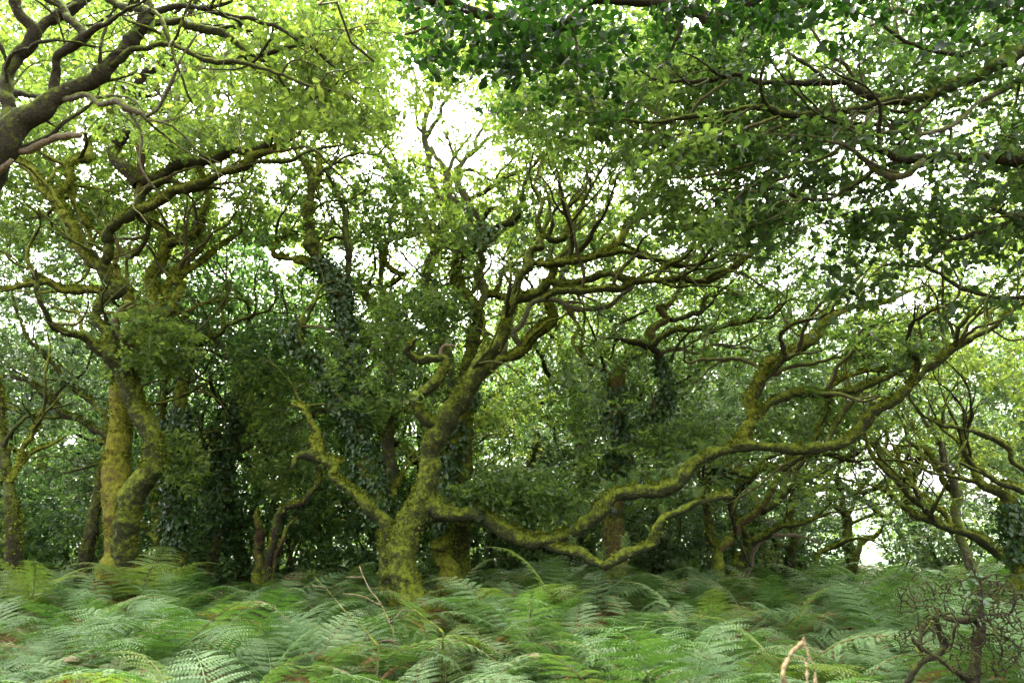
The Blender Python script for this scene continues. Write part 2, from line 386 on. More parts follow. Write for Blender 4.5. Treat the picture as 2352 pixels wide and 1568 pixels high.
tree('great spreading oak with leaning mossy trunk and long low limbs sweeping to the right', 11.2, 'moss', [
 ('trunk', '972,1432,56 958,1402,45 944,1375,37 928,1330,32 922,1290,33 926,1255,36 946,1205,33 966,1160,28 980,1112,22 986,1060,21 993,1022,24 1018,972,25 1052,922,22 1096,856,19 1124,806,18 1150,772,15 1168,722,13 1181,689,12 1214,680,11 1248,662,11 1261,646,10', 0, 'moss'),
 ('limb', '1261,646,10 1284,651,10 1334,646,9 1384,632,8 1418,631,8 1461,646,8 1501,649,8 1534,639,7 1568,639,7 1605,649,6 1648,636,6 1678,619,5 1721,589,4 1768,539,2.5', -.6, 'moss'),
 ('limb', '1181,689,10 1188,656,10 1191,632,10 1214,610,9 1214,589,9 1221,572,9 1240,567,8 1238,552,8 1250,545,8 1271,552,8 1298,539,7 1308,522,5 1300,480,4 1286,440,3 1283,400,2', .3, 'moss'),
 ('limb', '1214,610,6 1234,604,6 1268,610,7 1294,606,7 1311,582,6 1314,550,5 1312,522,5 1296,480,4 1290,440,3', -.5, 'dark'),
 ('limb', '1294,606,6 1324,586,6 1351,552,6 1368,522,5 1384,500,4 1401,460,3 1420,400,2', -.6, 'dark'),
 ('limb', '1234,606,7 1290,606,8 1334,599,8 1384,582,8 1418,556,8 1438,522,7 1470,500,5 1520,470,4 1580,430,3', .5, 'bright'),
 ('limb', '1381,587,6 1418,579,6 1444,581,6 1484,592,5 1518,599,5 1568,609,5 1620,600,4 1680,570,3', -.7, 'moss'),
 ('limb', '1312,545,5 1322,500,5 1345,455,4 1362,420,4 1395,370,3 1410,330,2', .4, 'moss'),
 ('limb', '1430,540,6 1450,500,5 1490,455,5 1510,410,4 1560,370,3 1590,320,2', .6, 'moss'),
 ('limb', '1250,548,6 1235,510,5 1245,470,5 1228,430,4 1240,380,3 1262,340,2', .5, 'moss'),
 ('limb', '1301,480,4 1340,440,4 1350,400,3 1330,350,2', .3, 'dark'),
 ('limb', '1501,646,5 1530,610,5 1575,590,4 1600,550,4 1650,520,3 1680,480,2', -.3, 'moss'),
 ('limb', '1251,684,8 1278,672,9 1318,666,9 1351,666,8 1385,665,8 1418,664,8 1438,656,6 1462,640,5', -.4, 'moss'),
 ('limb', '1003,972,15 988,969,14 964,949,13 954,925,13 971,906,12 998,882,12 1016,859,11 1026,839,9 1018,821,9 991,827,10 968,829,11 948,816,10 935,803,9 946,788,7 956,777,3', -.7, 'moss'),
 ('limb', '1012,822,7 1013,805,5 1020,796,5 1043,794,4', -.1, 'dead'),
 ('limb', '975,1160,30 1000,1158,26 1024,1168,23 1051,1175,21 1084,1175,20 1118,1187,20 1151,1208,20 1184,1228,19 1218,1245,18 1251,1243,17 1284,1233,17 1318,1222,16 1351,1205,17 1376,1178,18 1394,1150,17 1424,1132,16 1468,1125,15 1518,1122,15 1560,1105,14 1590,1065,14 1625,1042,14 1685,1028,13 1768,1026,12 1845,1032,13 1901,1026,12 1940,1012,12 1968,992,12 2005,946,11 2051,919,10 2085,892,10 2108,866,9 2151,829,9 2195,799,8 2235,772,7 2271,757,6 2310,725,5 2370,680,3', -1.6, 'moss'),
 ('limb', '1251,1245,12 1268,1252,12 1301,1258,12 1334,1272,13 1368,1287,13 1391,1293,12 1418,1285,11 1458,1268,11 1491,1258,12 1506,1238,11 1506,1216,10 1528,1188,10 1551,1175,9 1590,1157,9 1625,1145,8 1651,1138,8 1681,1137,7', -1.1, 'moss'),
 ('limb', '1690,1026,16 1701,1012,15 1718,982,13 1731,956,12 1725,916,11 1738,879,11 1765,842,11 1795,822,11 1825,802,12 1855,782,12 1885,756,11 1898,736,9 1928,719,6 1951,706,5 1995,704,4 2035,696,3 2090,670,2', .6, 'bright'),
 ('limb', '1728,925,7 1750,880,7 1775,852,6 1801,816,6 1798,789,5 1791,769,5 1818,746,4 1851,736,4 1878,732,4 1901,719,4 1915,702,3', -.5, 'dark'),
 ('limb', '1731,960,10 1741,950,10 1768,929,9 1801,912,9 1828,902,9 1875,906,9 1921,899,9 1968,892,8 2001,882,7 2035,866,7 2078,842,6 2135,789,4 2170,750,3', .5, 'moss'),
 ('limb', '1905,902,5 1915,882,5 1961,859,5 2018,849,5 2061,836,4 2075,822,4 2101,819,3', .5, 'bright'),
 ('limb', '1901,900,5 1905,930,5 1898,950,5 1878,989,4 1870,1010,4', .4, 'bright'),
 ('limb', '2088,890,7 2098,856,7 2103,822,6 2088,806,6 2088,772,5 2095,739,5 2115,729,5 2148,709,4 2185,696,3', -.4, 'dark'),
 ('limb', '2094,745,4 2101,720,3 2101,690,2', -.2, 'dark'),
 ('limb', '2195,799,5 2198,762,5 2215,736,5 2240,712,4 2268,689,3 2300,650,2', -.5, 'moss'),
 ('limb', '2245,766,4 2265,749,4 2271,719,4 2298,699,3 2330,660,2', .3, 'moss'),
 ('limb', '1901,1020,7 1912,985,6 1938,949,5 1968,909,5 1985,880,3', .5, 'dark'),
], crown='leaf', tone=.5)

tree('crooked mossy side oak with broken knotted ends, at the foot of the great oak', 11.6, 'moss', [
 ('trunk', '905,1400,20 898,1330,19 893,1280,18 893,1240,16 884,1205,15 851,1168,13 821,1135,12 784,1108,11 762,1092,10 768,1072,11 755,1060,13 735,1052,13', 0, 'moss'),
 ('limb', '760,1058,11 775,1060,10 793,1056,6', .1, 'bright'),
 ('limb', '742,1056,12 722,1044,13 700,1045,9 683,1050,7 672,1075,4', -.2, 'dark'),
 ('limb', '728,1050,13 730,1025,13 722,1010,14 730,992,8 726,982,8 715,965,9 703,945,7 688,933,6 672,926,4', .1, 'bright'),
], crown='leaf', crown_ok=False)

tree('mossy oak close behind the great oak, yellow moss at its foot and ivy above', 13.2, 'moss', [
 ('trunk', '1032,1310,25 1012,1262,20 1004,1220,16 1012,1150,14 1035,1050,13 1055,960,12 1095,880,11 1128,842,11 1161,822,11 1191,809,12 1210,789,12 1234,762,13 1262,738,13 1268,719,11 1258,696,9', 0, 'bright'),
 ('limb', '1200,800,7 1184,776,7 1181,760,7 1198,739,6 1208,719,6 1221,699,7 1251,687,7 1278,689,7 1304,707,7 1351,712,7 1401,699,6 1428,679,5 1454,652,5 1475,630,3', -.8, 'grey'),
 ('limb', '1304,707,5 1318,735,5 1331,757,5 1314,782,5 1322,800,4 1336,818,3', -.2, 'brown'),
 ('limb', '1130,842,6 1160,800,5 1168,770,4 1200,745,3', .3, 'grey'),
], ivy=(1228, 900, 2.0), crown='blue')

tree('tall forked oak behind the centre, its limbs opening against the white sky gap', 14.0, 'moss', [
 ('trunk', '1052,1300,24 1062,1150,20 1066,1000,17 1072,900,16 1076,839,15 1084,789,15 1096,739,14 1092,712,14 1071,679,14 1053,655,14 1048,632,14 1051,599,13 1058,582,14', 0, 'moss'),
 ('limb', '1058,584,11 1038,569,10 1018,549,10 994,526,9 964,483,8 941,460,8 928,427,7 901,390,6 881,367,4 868,335,3', .5, 'grey'),
 ('limb', '1058,584,11 1074,574,10 1101,552,10 1118,539,10 1148,522,9 1184,500,9 1194,480,6 1200,455,4', -.5, 'moss'),
 ('limb', '1110,541,9 1109,513,8 1094,487,8 1074,457,8 1051,430,8 1048,403,7 1061,373,6 1084,353,6 1094,343,5 1091,330,4 1098,310,4 1114,287,3 1120,265,2', .2, 'grey'),
 ('limb', '1094,345,4 1121,320,4 1144,312,2.5 1165,300,1.5', .2, 'grey'),
 ('limb', '1061,375,4 1044,357,4 1034,333,3 1031,317,2.5 1018,302,2', -.2, 'grey'),
 ('limb', '1079,571,8 1080,540,8 1081,493,8 1068,477,8 1041,463,8 1028,433,7 1023,393,7 1001,360,5 991,337,4', .5, 'grey'),
 ('limb', '1023,395,5 1034,383,5 1043,360,4 1068,327,3 1084,307,2', .3, 'grey'),
 ('limb', '1071,462,5 1100,448,5 1118,437,5 1151,413,5 1194,393,3 1230,380,2', -.4, 'moss'),
 ('limb', '1096,715,9 1111,679,9 1111,656,10 1098,629,10 1112,606,9 1105,579,8 1121,556,7 1150,530,5 1175,505,4', .6, 'grey'),
 ('limb', '1113,680,7 1138,676,7 1164,679,7 1184,662,6 1200,640,4', .4, 'bright'),
 ('limb', '1140,674,5 1148,649,5 1151,626,5 1171,612,5 1198,602,4 1230,590,3', .3, 'bright'),
], ivy=(1250, 820, .7), crown='lime', tone=.7)

tree('slender pale oak left of the centre whose upper fork stands in the sky gap', 15.0, 'grey', [
 ('trunk', '1060,1290,20 1050,1150,17 1046,1000,15 1040,880,14 1020,790,13 1004,710,13 992,672,12 982,640,12 984,610,12 1006,570,11 1024,522,10 1031,490,10 1014,460,9 998,427,9 984,393,8 984,360,8 979,333,7 974,313,7', 0, 'grey'),
 ('limb', '974,313,6 973,287,6 984,257,6 991,213,5 991,167,4 984,143,4 974,117,3 960,90,2', .2, 'grey'),
 ('limb', '978,320,5 998,287,5 1011,267,5 1018,240,4 1034,220,3 1050,195,2', -.2, 'grey'),
 ('limb', '974,315,4 969,303,4 958,290,4 956,233,3 958,193,3 944,150,2 930,120,1.5', -.2, 'grey'),
 ('limb', '956,222,2.5 931,207,2 914,187,1.5', .1, 'grey'),
 ('limb', '984,250,4 960,215,3 975,180,2', .3, 'grey'),
], ivy=(1250, 600, .6), crown='lime', tone=.8)

tree('ivy clad oak leaning left from behind the great oak, with a broken crooked arm', 12.6, 'moss', [
 ('trunk', '905,1330,28 893,1240,25 880,1190,24 866,1140,23 850,1090,22 832,1030,20 818,950,19 808,870,18 802,790,17 793,720,16 778,660,15 758,625,14 734,600,13 716,565,12 710,530,11 707,483,9 716,440,8 715,405,8 700,375,6 683,355,4', 0, 'moss'),
 ('limb', '840,1062,15 826,1020,15 806,965,15 781,922,14 760,885,12 748,850,11 722,826,9 700,809,8 672,789,7 656,772,9 664,758,9 683,750,7 694,748,4', -.6, 'moss'),
 ('limb', '690,751,3 727,749,3 767,762,2', .1, 'dead'),
 ('limb', '745,614,9 720,612,9 694,602,9 660,592,7 634,589,6 627,572,5 645,550,4 664,532,3', .5, 'bright'),
 ('limb', '716,445,6 733,405,6 735,380,5 728,350,3', .2, 'bright'),
 ('limb', '800,800,8 803,700,8 800,625,7 798,560,7 790,480,6 772,440,5 752,402,5 765,370,3', .4, 'dark'),
 ('limb', '865,1140,10 895,1160,8 905,1120,7 925,1090,5', .3, 'bright'),
], ivy=(1210, 590, 1.6), crown='leaf')

tree('pale barked oak with a twisted yellow branch above the leafy middle', 15.5, 'bright', [
 ('trunk', '905,1290,18 898,1150,15 895,1000,13 896,850,12 900,760,11 906,735,10 911,716,10 898,696,9 881,676,8 874,649,6 876,606,5 872,560,4', 0, 'grey'),
 ('limb', '902,735,8 888,722,8 871,706,8 844,689,7 818,666,6 790,640,4', .4, 'bright'),
 ('limb', '880,665,4 910,645,4 934,632,3.5 915,628,4 894,619,4.5 884,596,5 888,566,5 899,545,7 931,541,9 964,524,9 985,535,8', -.6, 'bright'),
 ('limb', '899,545,6 896,510,5 902,475,5 921,460,4 935,440,3', .2, 'dead'),
], ivy=(1200, 780, .5), crown='lime')

tree('straight trunked oak with red brown bark and ivy, behind the drooping mossy arm', 13.8, 'brown', [
 ('trunk', '1420,1400,31 1415,1345,28 1412,1290,26 1408,1220,25 1408,1150,22 1414,1080,19 1412,989,17 1416,930,16 1418,872,15 1438,832,14 1471,806,12 1490,790,12 1492,766,11 1504,750,9 1531,736,8 1518,716,8 1510,704,8 1534,702,7 1548,682,6 1568,656,5 1600,620,4 1640,560,3', 0, 'brown'),
 ('limb', '1412,1035,12 1448,999,12 1484,972,12 1512,945,12 1528,922,12 1531,882,12 1522,850,11 1514,822,10 1508,809,10 1492,800,9', -.5, 'dark'),
 ('limb', '1490,798,8 1534,766,7 1568,759,6 1608,756,5 1635,759,5 1668,746,5 1701,742,4 1741,732,4 1768,729,3 1800,700,2', -.4, 'moss'),
 ('limb', '1540,735,6 1568,728,6 1608,716,6 1618,692,5 1635,679,5 1665,674,4 1695,676,3 1730,660,2', .5, 'dark'),
 ('limb', '1510,812,5 1560,800,5 1600,812,4 1640,790,4 1690,800,3', .6, 'grey'),
 ('limb', '1418,900,8 1385,850,7 1350,830,6 1330,800,5 1340,760,4', .6, 'moss'),
], ivy=(1180, 820, 1.5), crown='leaf')

tree('double trunked oak on the left, one straight mossy stem and one dark bent stem', 12.4, 'moss', [
 ('trunk', '272,1345,44 276,1290,37 280,1235,35 284,1180,38 272,1125,30 268,1060,28 270,1022,27 272,960,22 275,922,21 287,870,20 308,800,21 320,740,23 307,700,17 291,670,13 275,640,9 262,610,6', .3, 'yellowbrown'),
 ('stem', '284,1330,22 286,1262,27 292,1195,29 300,1145,25 333,1095,23 356,1060,21 357,1022,20 340,972,20 313,922,19 293,872,18 275,832,20 250,808,18 228,798,14 212,788,11', -.9, 'moss'),
 ('limb', '243,806,14 247,786,12 243,766,11 229,746,11 219,730,11 227,709,11 240,690,12 244,677,13 262,672,13 265,660,13 250,644,12 237,630,12 233,606,12 247,586,12 247,542,12 267,522,12 283,510,12 310,493,13 322,467,11', -.3, 'moss'),
 ('limb', '320,480,11 323,450,10 323,417,9 323,367,8 323,327,7 325,287,6 328,262,4', -.1, 'brown'),
 ('limb', '240,616,13 213,602,13 183,572,12 170,532,11 150,500,11 130,463,11 97,433,10 80,407,10 50,373,8 30,355,6', .5, 'bright'),
 ('limb', '131,465,8 133,445,8 142,430,8 158,405,8 160,385,8 173,370,8 200,370,8 210,353,8 210,320,7 240,300,7 260,283,5 253,253,4 256,220,3', .3, 'bright'),
 ('limb', '160,400,7 163,433,7 173,467,7 187,493,7 200,525,6', .3, 'bright'),
 ('limb', '232,672,8 223,668,9 187,666,9 147,664,9 120,652,8 97,646,8 63,652,7 33,662,5 5,668,3', -.4, 'bright'),
 ('limb', '318,482,12 340,477,11 367,457,11 400,430,11 427,427,11 467,420,11 500,400,10 533,390,9 567,380,9 575,362,8 617,347,8 650,330,7 673,290,6 717,260,5 783,230,3 830,205,2', -.8, 'bright'),
 ('limb', '320,425,14 300,400,14 273,373,14 258,347,13 266,331,12 287,310,12 293,273,11 297,247,10 310,210,10 333,170,9 367,153,9 393,130,8 413,93,7 427,60,6 440,25,5', -.3, 'dark'),
 ('limb', '325,420,11 345,410,11 373,400,11 410,377,11 460,370,11 500,363,10 540,350,9 593,343,9 617,323,8 643,290,7 647,250,6 647,200,5 640,167,4', -.9, 'dark'),
 ('limb', '570,377,5 617,370,5 667,370,4 700,350,4 740,340,3 790,333,2', .3, 'moss'),
 ('limb', '330,700,16 350,760,15 360,785,12', -.1, 'bright'),
 ('limb', '358,775,12 357,722,13 353,672,13 344,646,13 360,619,13 377,596,12 387,566,12 417,552,11 443,536,10 457,522,9 470,480,7 477,437,6 457,393,5 440,360,3', -.2, 'bright'),
 ('limb', '370,605,10 372,565,9 373,539,8 357,520,7 347,483,6 350,450,4', .3, 'bright'),
 ('limb', '322,745,18 355,725,17 390,718,15 400,690,11 412,672,10 417,655,9 402,636,9 430,622,8 467,599,6 500,569,5 540,545,3', .6, 'bright'),
 ('limb', '395,690,9 383,672,8 400,620,7 430,600,6 460,575,6 468,545,5 455,520,4', .7, 'bright'),
 ('limb', '395,310,6 393,263,6 413,213,6 427,147,5 430,110,4', .2, 'grey'),
 ('limb', '394,270,5 373,227,4 343,187,3', -.1, 'dark'),
 ('limb', '540,350,7 500,320,7 487,293,7 480,233,7 477,187,7 460,140,5 450,100,3', .4, 'grey'),
 ('limb', '478,190,6 497,150,5 520,125,4 545,80,3', .2, 'grey'),
 ('limb', '318,498,8 345,520,7 330,560,6 305,590,5', .6, 'moss'),
], crown='lime', tone=.5)

tree('near dark oak cut by the left edge, thick lichened limb rising to the upper left', 7.2, 'dark', [
 ('trunk', '-120,520,48 -60,430,42 0,350,36 20,317,31 50,283,27 93,257,23 123,230,20 150,213,17 187,193,17 227,173,16 253,150,15 283,117,14 317,77,14 340,50,13 343,17,11 335,-30,9', 0, 'dark'),
 ('limb', '25,300,18 14,260,16 7,217,15 17,167,15 43,130,15 70,100,15 77,77,14 57,50,12 33,17,11 20,-30,9', -.5, 'dark'),
 ('limb', '77,77,12 110,57,11 143,40,11 173,17,10 205,-5,8 240,-30,6', .3, 'dark'),
 ('limb', '123,232,11 125,200,10 128,160,10 124,140,10 140,123,10 167,100,11 195,80,11 180,63,10 157,37,9 133,10,9 120,-30,8', -.4, 'dark'),
 ('limb', '195,82,8 233,60,6 250,57,4', -.2, 'dark'),
 ('limb', '110,235,8 103,223,7 67,217,7 33,213,6', .3, 'dark'),
 ('limb', '125,232,7 167,227,7 200,217,6 227,237,6 247,237,7 273,230,7 300,247,7 333,267,6', -.5, 'grey'),
 ('limb', '322,258,4 345,285,4 377,310,3', .2, 'dark'),
 ('limb', '250,155,6 270,142,6 300,120,6 333,110,6 367,100,6 400,107,6 430,117,6 457,133,6 500,143,6 533,140,5 583,150,5 633,167,4 683,187,4 723,203,2.5', -.4, 'moss'),
 ('limb', '340,52,8 360,50,8 407,47,8 433,60,8 477,73,8 517,80,8 540,97,7 563,113,6 590,130,5', .4, 'moss'),
 ('limb', '588,130,6 617,123,5 650,110,4 700,103,3', .1, 'dark'),
 ('limb', '563,115,5 550,135,5 530,142,5', .1, 'moss'),
 ('limb', '320,70,9 333,25,9 345,35,8 377,20,7 417,13,6 450,17,5 490,17,4 530,5,3', -.4, 'dark'),
 ('limb', '240,-20,8 253,0,8 300,17,8 333,20,7 350,30,6', -.6, 'moss'),
 ('limb', '445,16,5 500,30,5 567,43,5 627,57,5 667,80,4 717,110,4 750,140,3 780,165,2', .3, 'dark'),
 ('limb', '627,57,4 622,90,3 600,120,3', .2, 'dark'),
 ('limb', '-20,330,12 10,350,9 33,347,8 83,337,8 117,317,8 150,312,8 185,310,6', -.2, 'dead'),
 ('limb', '-20,410,12 0,393,7 27,367,6', -.2, 'dead'),
], crown='lime', tone=.55, tufts=False)

tree('near broad leaved tree whose thick bough droops along the top of the view', 5.6, 'dark', [
 ('bough', '2900,250,40 2620,-60,34 2300,-170,28 2000,-110,24 1800,-40,19 1651,43,15 1611,30,14 1578,17,14 1501,7,12 1434,3,10 1368,3,10 1334,23,10 1301,53,12 1251,63,12 1184,53,11 1134,43,11 1084,27,11 1044,7,10 984,3,9 934,-2,8 880,-12,6', .5, 'dark'),
 ('limb', '1310,50,5 1322,90,3 1330,140,3 1325,200,2 1340,240,1.5', .1, 'twig'),
 ('limb', '1530,10,5 1566,50,6 1548,95,5 1540,118,3', -.2, 'dark'),
 ('limb', '945,-2,6 935,15,6 950,25,5 970,15,3', -.1, 'dark'),
 ('limb', '984,30,3 1000,50,3 960,70,3 930,80,2', -.1, 'twig'),
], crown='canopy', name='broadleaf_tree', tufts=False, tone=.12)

tree('near oak reaching in from the right edge with dark mossy limbs and long fine twigs', 7.4, 'dark', [
 ('bough', '2620,-10,28 2480,60,22 2352,113,19 2301,143,17 2251,170,16 2185,197,13 2135,220,12 2068,230,10 2018,237,9 1968,250,9 1901,260,8 1851,263,8 1795,263,8 1768,250,7 1718,247,6 1651,260,6 1568,270,5 1518,280,4 1468,280,4 1428,273,3', 0, 'moss'),
 ('limb', '2028,233,9 1985,213,9 1945,190,8 1868,190,7 1768,190,6 1718,183,6 1685,173,5 1635,183,5 1568,187,4 1518,187,3', .4, 'dark'),
 ('limb', '2560,360,22 2440,365,18 2352,367,15 2285,370,13 2235,363,12 2185,360,12 2118,363,12 2085,370,10 2051,360,8 2001,333,7 1968,300,5 1901,273,4', -.6, 'dark'),
 ('limb', '2118,370,9 2085,398,8 2048,407,8 2011,390,7 1985,363,6 1935,333,5 1900,325,3', -.2, 'grey'),
 ('limb', '2085,370,6 2018,383,5 1985,410,5 1935,440,4 1901,457,4 1835,453,4 1785,430,3 1740,440,2', -.3, 'dark'),
 ('limb', '2330,190,7 2285,217,6 2245,237,6 2201,277,6 2168,297,5 2101,313,5 2060,300,4 2010,310,2', -.3, 'grey'),
 ('limb', '2160,212,7 2120,245,6 2085,270,6 2051,287,5 2010,287,4 1968,283,4 1930,290,2', .2, 'dark'),
 ('limb', '2560,440,12 2440,480,9 2352,500,8 2301,522,7 2195,549,6 2168,566,5 2135,596,5 2101,612,4 2060,605,3', -.3, 'dark'),
 ('limb', '2195,549,5 2150,525,5 2110,515,4 2060,500,3', .2, 'dark'),
 ('limb', '2500,690,8 2352,686,6 2285,682,5 2218,666,5 2180,645,4 2151,626,3 2110,600,2', .2, 'dark'),
 ('limb', '2300,20,6 2200,30,5 2120,45,4 2060,20,4 2000,60,3', -.4, 'twig'),
 ('limb', '2350,-20,7 2250,110,6 2160,120,5 2080,95,4 2030,60,3', -.5, 'dark'),
 ('limb', '1990,215,4 1940,150,4 1900,120,3 1860,60,3', -.3, 'twig'),
 ('limb', '1985,247,5 1935,293,5 1885,327,4 1820,345,4 1740,372,3 1640,400,3 1560,410,2', -.2, 'twig'),
 ('limb', '1968,252,4 1900,310,4 1840,340,4 1780,395,3 1700,430,3 1600,440,2 1530,470,2', .2, 'twig'),
 ('limb', '1900,262,4 1830,300,4 1760,350,3 1690,405,3 1620,470,2 1570,520,2', .1, 'twig'),
 ('limb', '1850,265,4 1790,290,4 1700,330,3 1620,345,3 1540,380,2 1480,390,2', .3, 'twig'),
 ('limb', '1795,265,4 1720,290,4 1660,305,3 1580,305,3 1480,330,2', -.1, 'twig'),
 ('limb', '1720,250,4 1640,300,3 1560,360,3 1500,400,2 1440,470,2', .2, 'twig'),
 ('limb', '1935,335,4 1880,370,4 1800,380,3 1730,425,3 1660,480,2', .2, 'twig'),
 ('limb', '1880,330,4 1820,400,3 1770,420,3 1700,480,3 1660,530,2', .3, 'twig'),
 ('limb', '1680,178,4 1630,215,3 1600,240,3 1570,290,2', .2, 'twig'),
], crown='leaf', tone=.12, tufts=False)  # low tone paints the overhead shade into these leaves

# smaller trees on the right and left, behind
tree('low forked mossy tree under the drooping arm, its red brown fork leaning right', 14.5, 'moss', [
 ('trunk', '1655,1340,13 1651,1305,11 1648,1262,11 1631,1232,10 1625,1178,9 1621,1128,9 1635,1088,8 1651,1072,8 1680,1060,5', 0, 'moss'),
 ('limb', '1650,1265,8 1662,1250,9 1685,1225,9 1701,1198,9 1741,1172,8 1765,1135,7 1788,1102,6 1808,1085,5 1845,1058,4 1880,1030,3', .3, 'brown'),
 ('limb', '1630,1090,7 1628,1072,8 1678,1082,9 1718,1095,9 1758,1075,9 1798,1072,9 1828,1052,8 1861,1045,7 1900,1040,5 1950,1055,3', -.5, 'moss'),
 ('limb', '1728,1098,6 1701,1125,6 1675,1150,5 1680,1180,4', .3, 'dark'),
], crown='blue')
tree('small mossy tree with a low bough spreading right, second of the low forked pair', 15.2, 'moss', [
 ('trunk', '1690,1340,12 1698,1295,10 1718,1248,10 1701,1205,8 1685,1170,7 1690,1130,5 1700,1100,4', 0, 'moss'),
 ('limb', '1718,1250,8 1728,1243,8 1768,1225,7 1798,1205,6 1821,1208,5 1860,1195,4 1900,1180,3', -.3, 'moss'),
 ('limb', '1768,1225,5 1790,1228,4 1821,1227,4 1858,1238,3 1881,1245,2', -.3, 'dead'),
 ('limb', '1741,1172,10 1780,1150,9 1818,1122,9 1851,1098,8 1895,1080,7 1918,1065,6 1958,1045,5 2000,1020,3', -.2, 'dark'),
], crown='blue')
tree('thin bare leaning sapling between the forked trees and the ivy trunk', 16.5, 'dead', [
 ('trunk', '1718,1330,6 1725,1285,5 1741,1252,5 1765,1228,4 1772,1190,3', 0, 'dead')], crown='blue', crown_ok=False, name='sapling')
tree('dark mossy tree right of the low forked pair with a rounded leafy head', 17.5, 'dark', [
 ('trunk', '1812,1340,11 1815,1285,10 1821,1252,9 1825,1225,8 1815,1180,6 1825,1130,5 1850,1080,3', 0, 'dark'),
 ('limb', '1816,1262,6 1800,1252,5 1785,1255,4 1775,1235,3', -.2, 'dark'),
 ('limb', '1872,1292,7 1878,1275,6 1905,1262,5 1941,1245,4 1968,1235,3 2010,1240,2', -.4, 'moss')], crown='blue')
tree('thin dark leaning tree silhouetted in the bright opening at the field edge', 19.0, 'dark', [
 ('trunk', '1955,1330,7 1961,1298,6 1968,1272,6 1975,1255,6 1981,1243,5 1995,1238,5 2008,1235,4 2025,1215,3 2030,1195,2', 0, 'dark'),
 ('limb', '1979,1248,4 1976,1236,3 1972,1228,2', 0, 'dark')], crown='blue', crown_ok=False)
tree('twiggy oak with a dense little crown left of the bright opening', 20.0, 'dark', [
 ('trunk', '1955,1330,12 1952,1270,11 1948,1218,10 1945,1192,9 1935,1168,7 1935,1142,5 1925,1110,4 1900,1085,3', 0, 'dark'),
 ('limb', '1946,1195,6 1925,1168,5 1905,1160,4 1880,1150,3', -.3, 'dark'),
 ('limb', '1944,1185,6 1958,1155,5 1965,1135,4 1985,1110,3 2010,1090,2', .3, 'dark')], crown='blue')
tree('pale upright tree on the right, its bare stem dividing high into the bright leaves', 13.0, 'moss', [
 ('trunk', '2245,1345,11 2228,1298,10 2218,1265,10 2205,1232,10 2196,1185,10 2201,1138,9 2185,1095,9 2171,1062,8 2161,1022,7 2141,989,6 2115,952,4 2095,920,3', 0, 'grey'),
 ('limb', '2200,1155,7 2195,1140,7 2175,1112,6 2155,1078,6 2135,1045,5 2111,1002,4 2090,965,3', .4, 'bright'),
], crown='lime', tone=.75)
tree('long mossy oak leaning far to the left from the right hand thicket', 12.4, 'moss', [
 ('trunk', '2360,1340,16 2331,1298,13 2301,1272,12 2261,1245,11 2218,1225,10 2168,1208,9 2135,1190,9 2101,1182,7 2078,1168,6 2058,1148,5 2035,1128,5 2010,1118,3', 0, 'moss'),
 ('limb', '2140,1192,8 2131,1185,8 2118,1162,7 2091,1142,7 2061,1105,6 2035,1082,6 2008,1055,5 1998,1035,4 1985,1000,3', -.3, 'moss'),
 ('limb', '2190,1215,6 2171,1178,6 2135,1155,6 2108,1128,5 2088,1088,5 2070,1060,4 2050,1020,3', .5, 'bright'),
], crown='lime', tone=.65)
tree('ivy wrapped oak at the right edge with boughs arching back to the left', 11.6, 'moss', [
 ('trunk', '2345,1350,20 2338,1292,17 2335,1245,16 2320,1195,16 2318,1150,15 2300,1134,11 2285,1128,10 2251,1105,9 2238,1078,8 2218,1055,6 2205,1020,4', 0, 'moss'),
 ('limb', '2440,1150,10 2390,1140,9 2345,1125,8 2301,1108,8 2261,1085,7 2231,1062,6 2215,1045,5 2208,1010,4 2200,980,3', -.5, 'moss'),
 ('limb', '2420,1110,9 2352,1075,8 2325,1052,7 2318,1029,6 2268,1002,6 2211,982,5 2161,976,4 2131,959,3', -.8, 'moss'),
 ('limb', '2213,983,4 2218,965,4 2215,945,3', -.1, 'dark'),
], ivy=(1300, 1140, 1.6), crown='blue')

tree('thin curving mossy branchlet tree right of the big double trunked oak', 13.5, 'moss', [
 ('trunk', '408,1330,20 405,1230,18 408,1100,17 415,980,15 420,880,13 428,820,9 440,795,6 467,786,6 507,762,5 513,746,5 510,709,4 520,680,3', 0, 'moss'),
 ('limb', '510,752,4 567,729,4 600,718,4 620,709,3 637,680,2', -.3, 'moss'),
 ('limb', '432,800,6 420,785,6 422,768,5', 0, 'bright'),
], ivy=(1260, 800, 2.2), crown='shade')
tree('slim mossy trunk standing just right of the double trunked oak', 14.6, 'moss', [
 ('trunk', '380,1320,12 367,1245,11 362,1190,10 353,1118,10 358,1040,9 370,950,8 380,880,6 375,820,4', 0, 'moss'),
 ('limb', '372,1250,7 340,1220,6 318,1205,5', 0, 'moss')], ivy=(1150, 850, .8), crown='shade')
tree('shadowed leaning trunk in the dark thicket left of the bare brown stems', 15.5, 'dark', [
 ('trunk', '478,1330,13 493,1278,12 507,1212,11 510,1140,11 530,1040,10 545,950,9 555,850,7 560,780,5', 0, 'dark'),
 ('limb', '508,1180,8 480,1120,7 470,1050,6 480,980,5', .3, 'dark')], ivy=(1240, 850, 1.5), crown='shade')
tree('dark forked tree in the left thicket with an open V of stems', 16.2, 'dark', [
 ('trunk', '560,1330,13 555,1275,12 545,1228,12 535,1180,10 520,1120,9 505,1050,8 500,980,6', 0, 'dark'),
 ('limb', '548,1235,9 570,1190,9 590,1140,8 610,1060,7 620,980,6 640,900,4', .3, 'dark')], ivy=(1240, 900, 1.2), crown='shade')
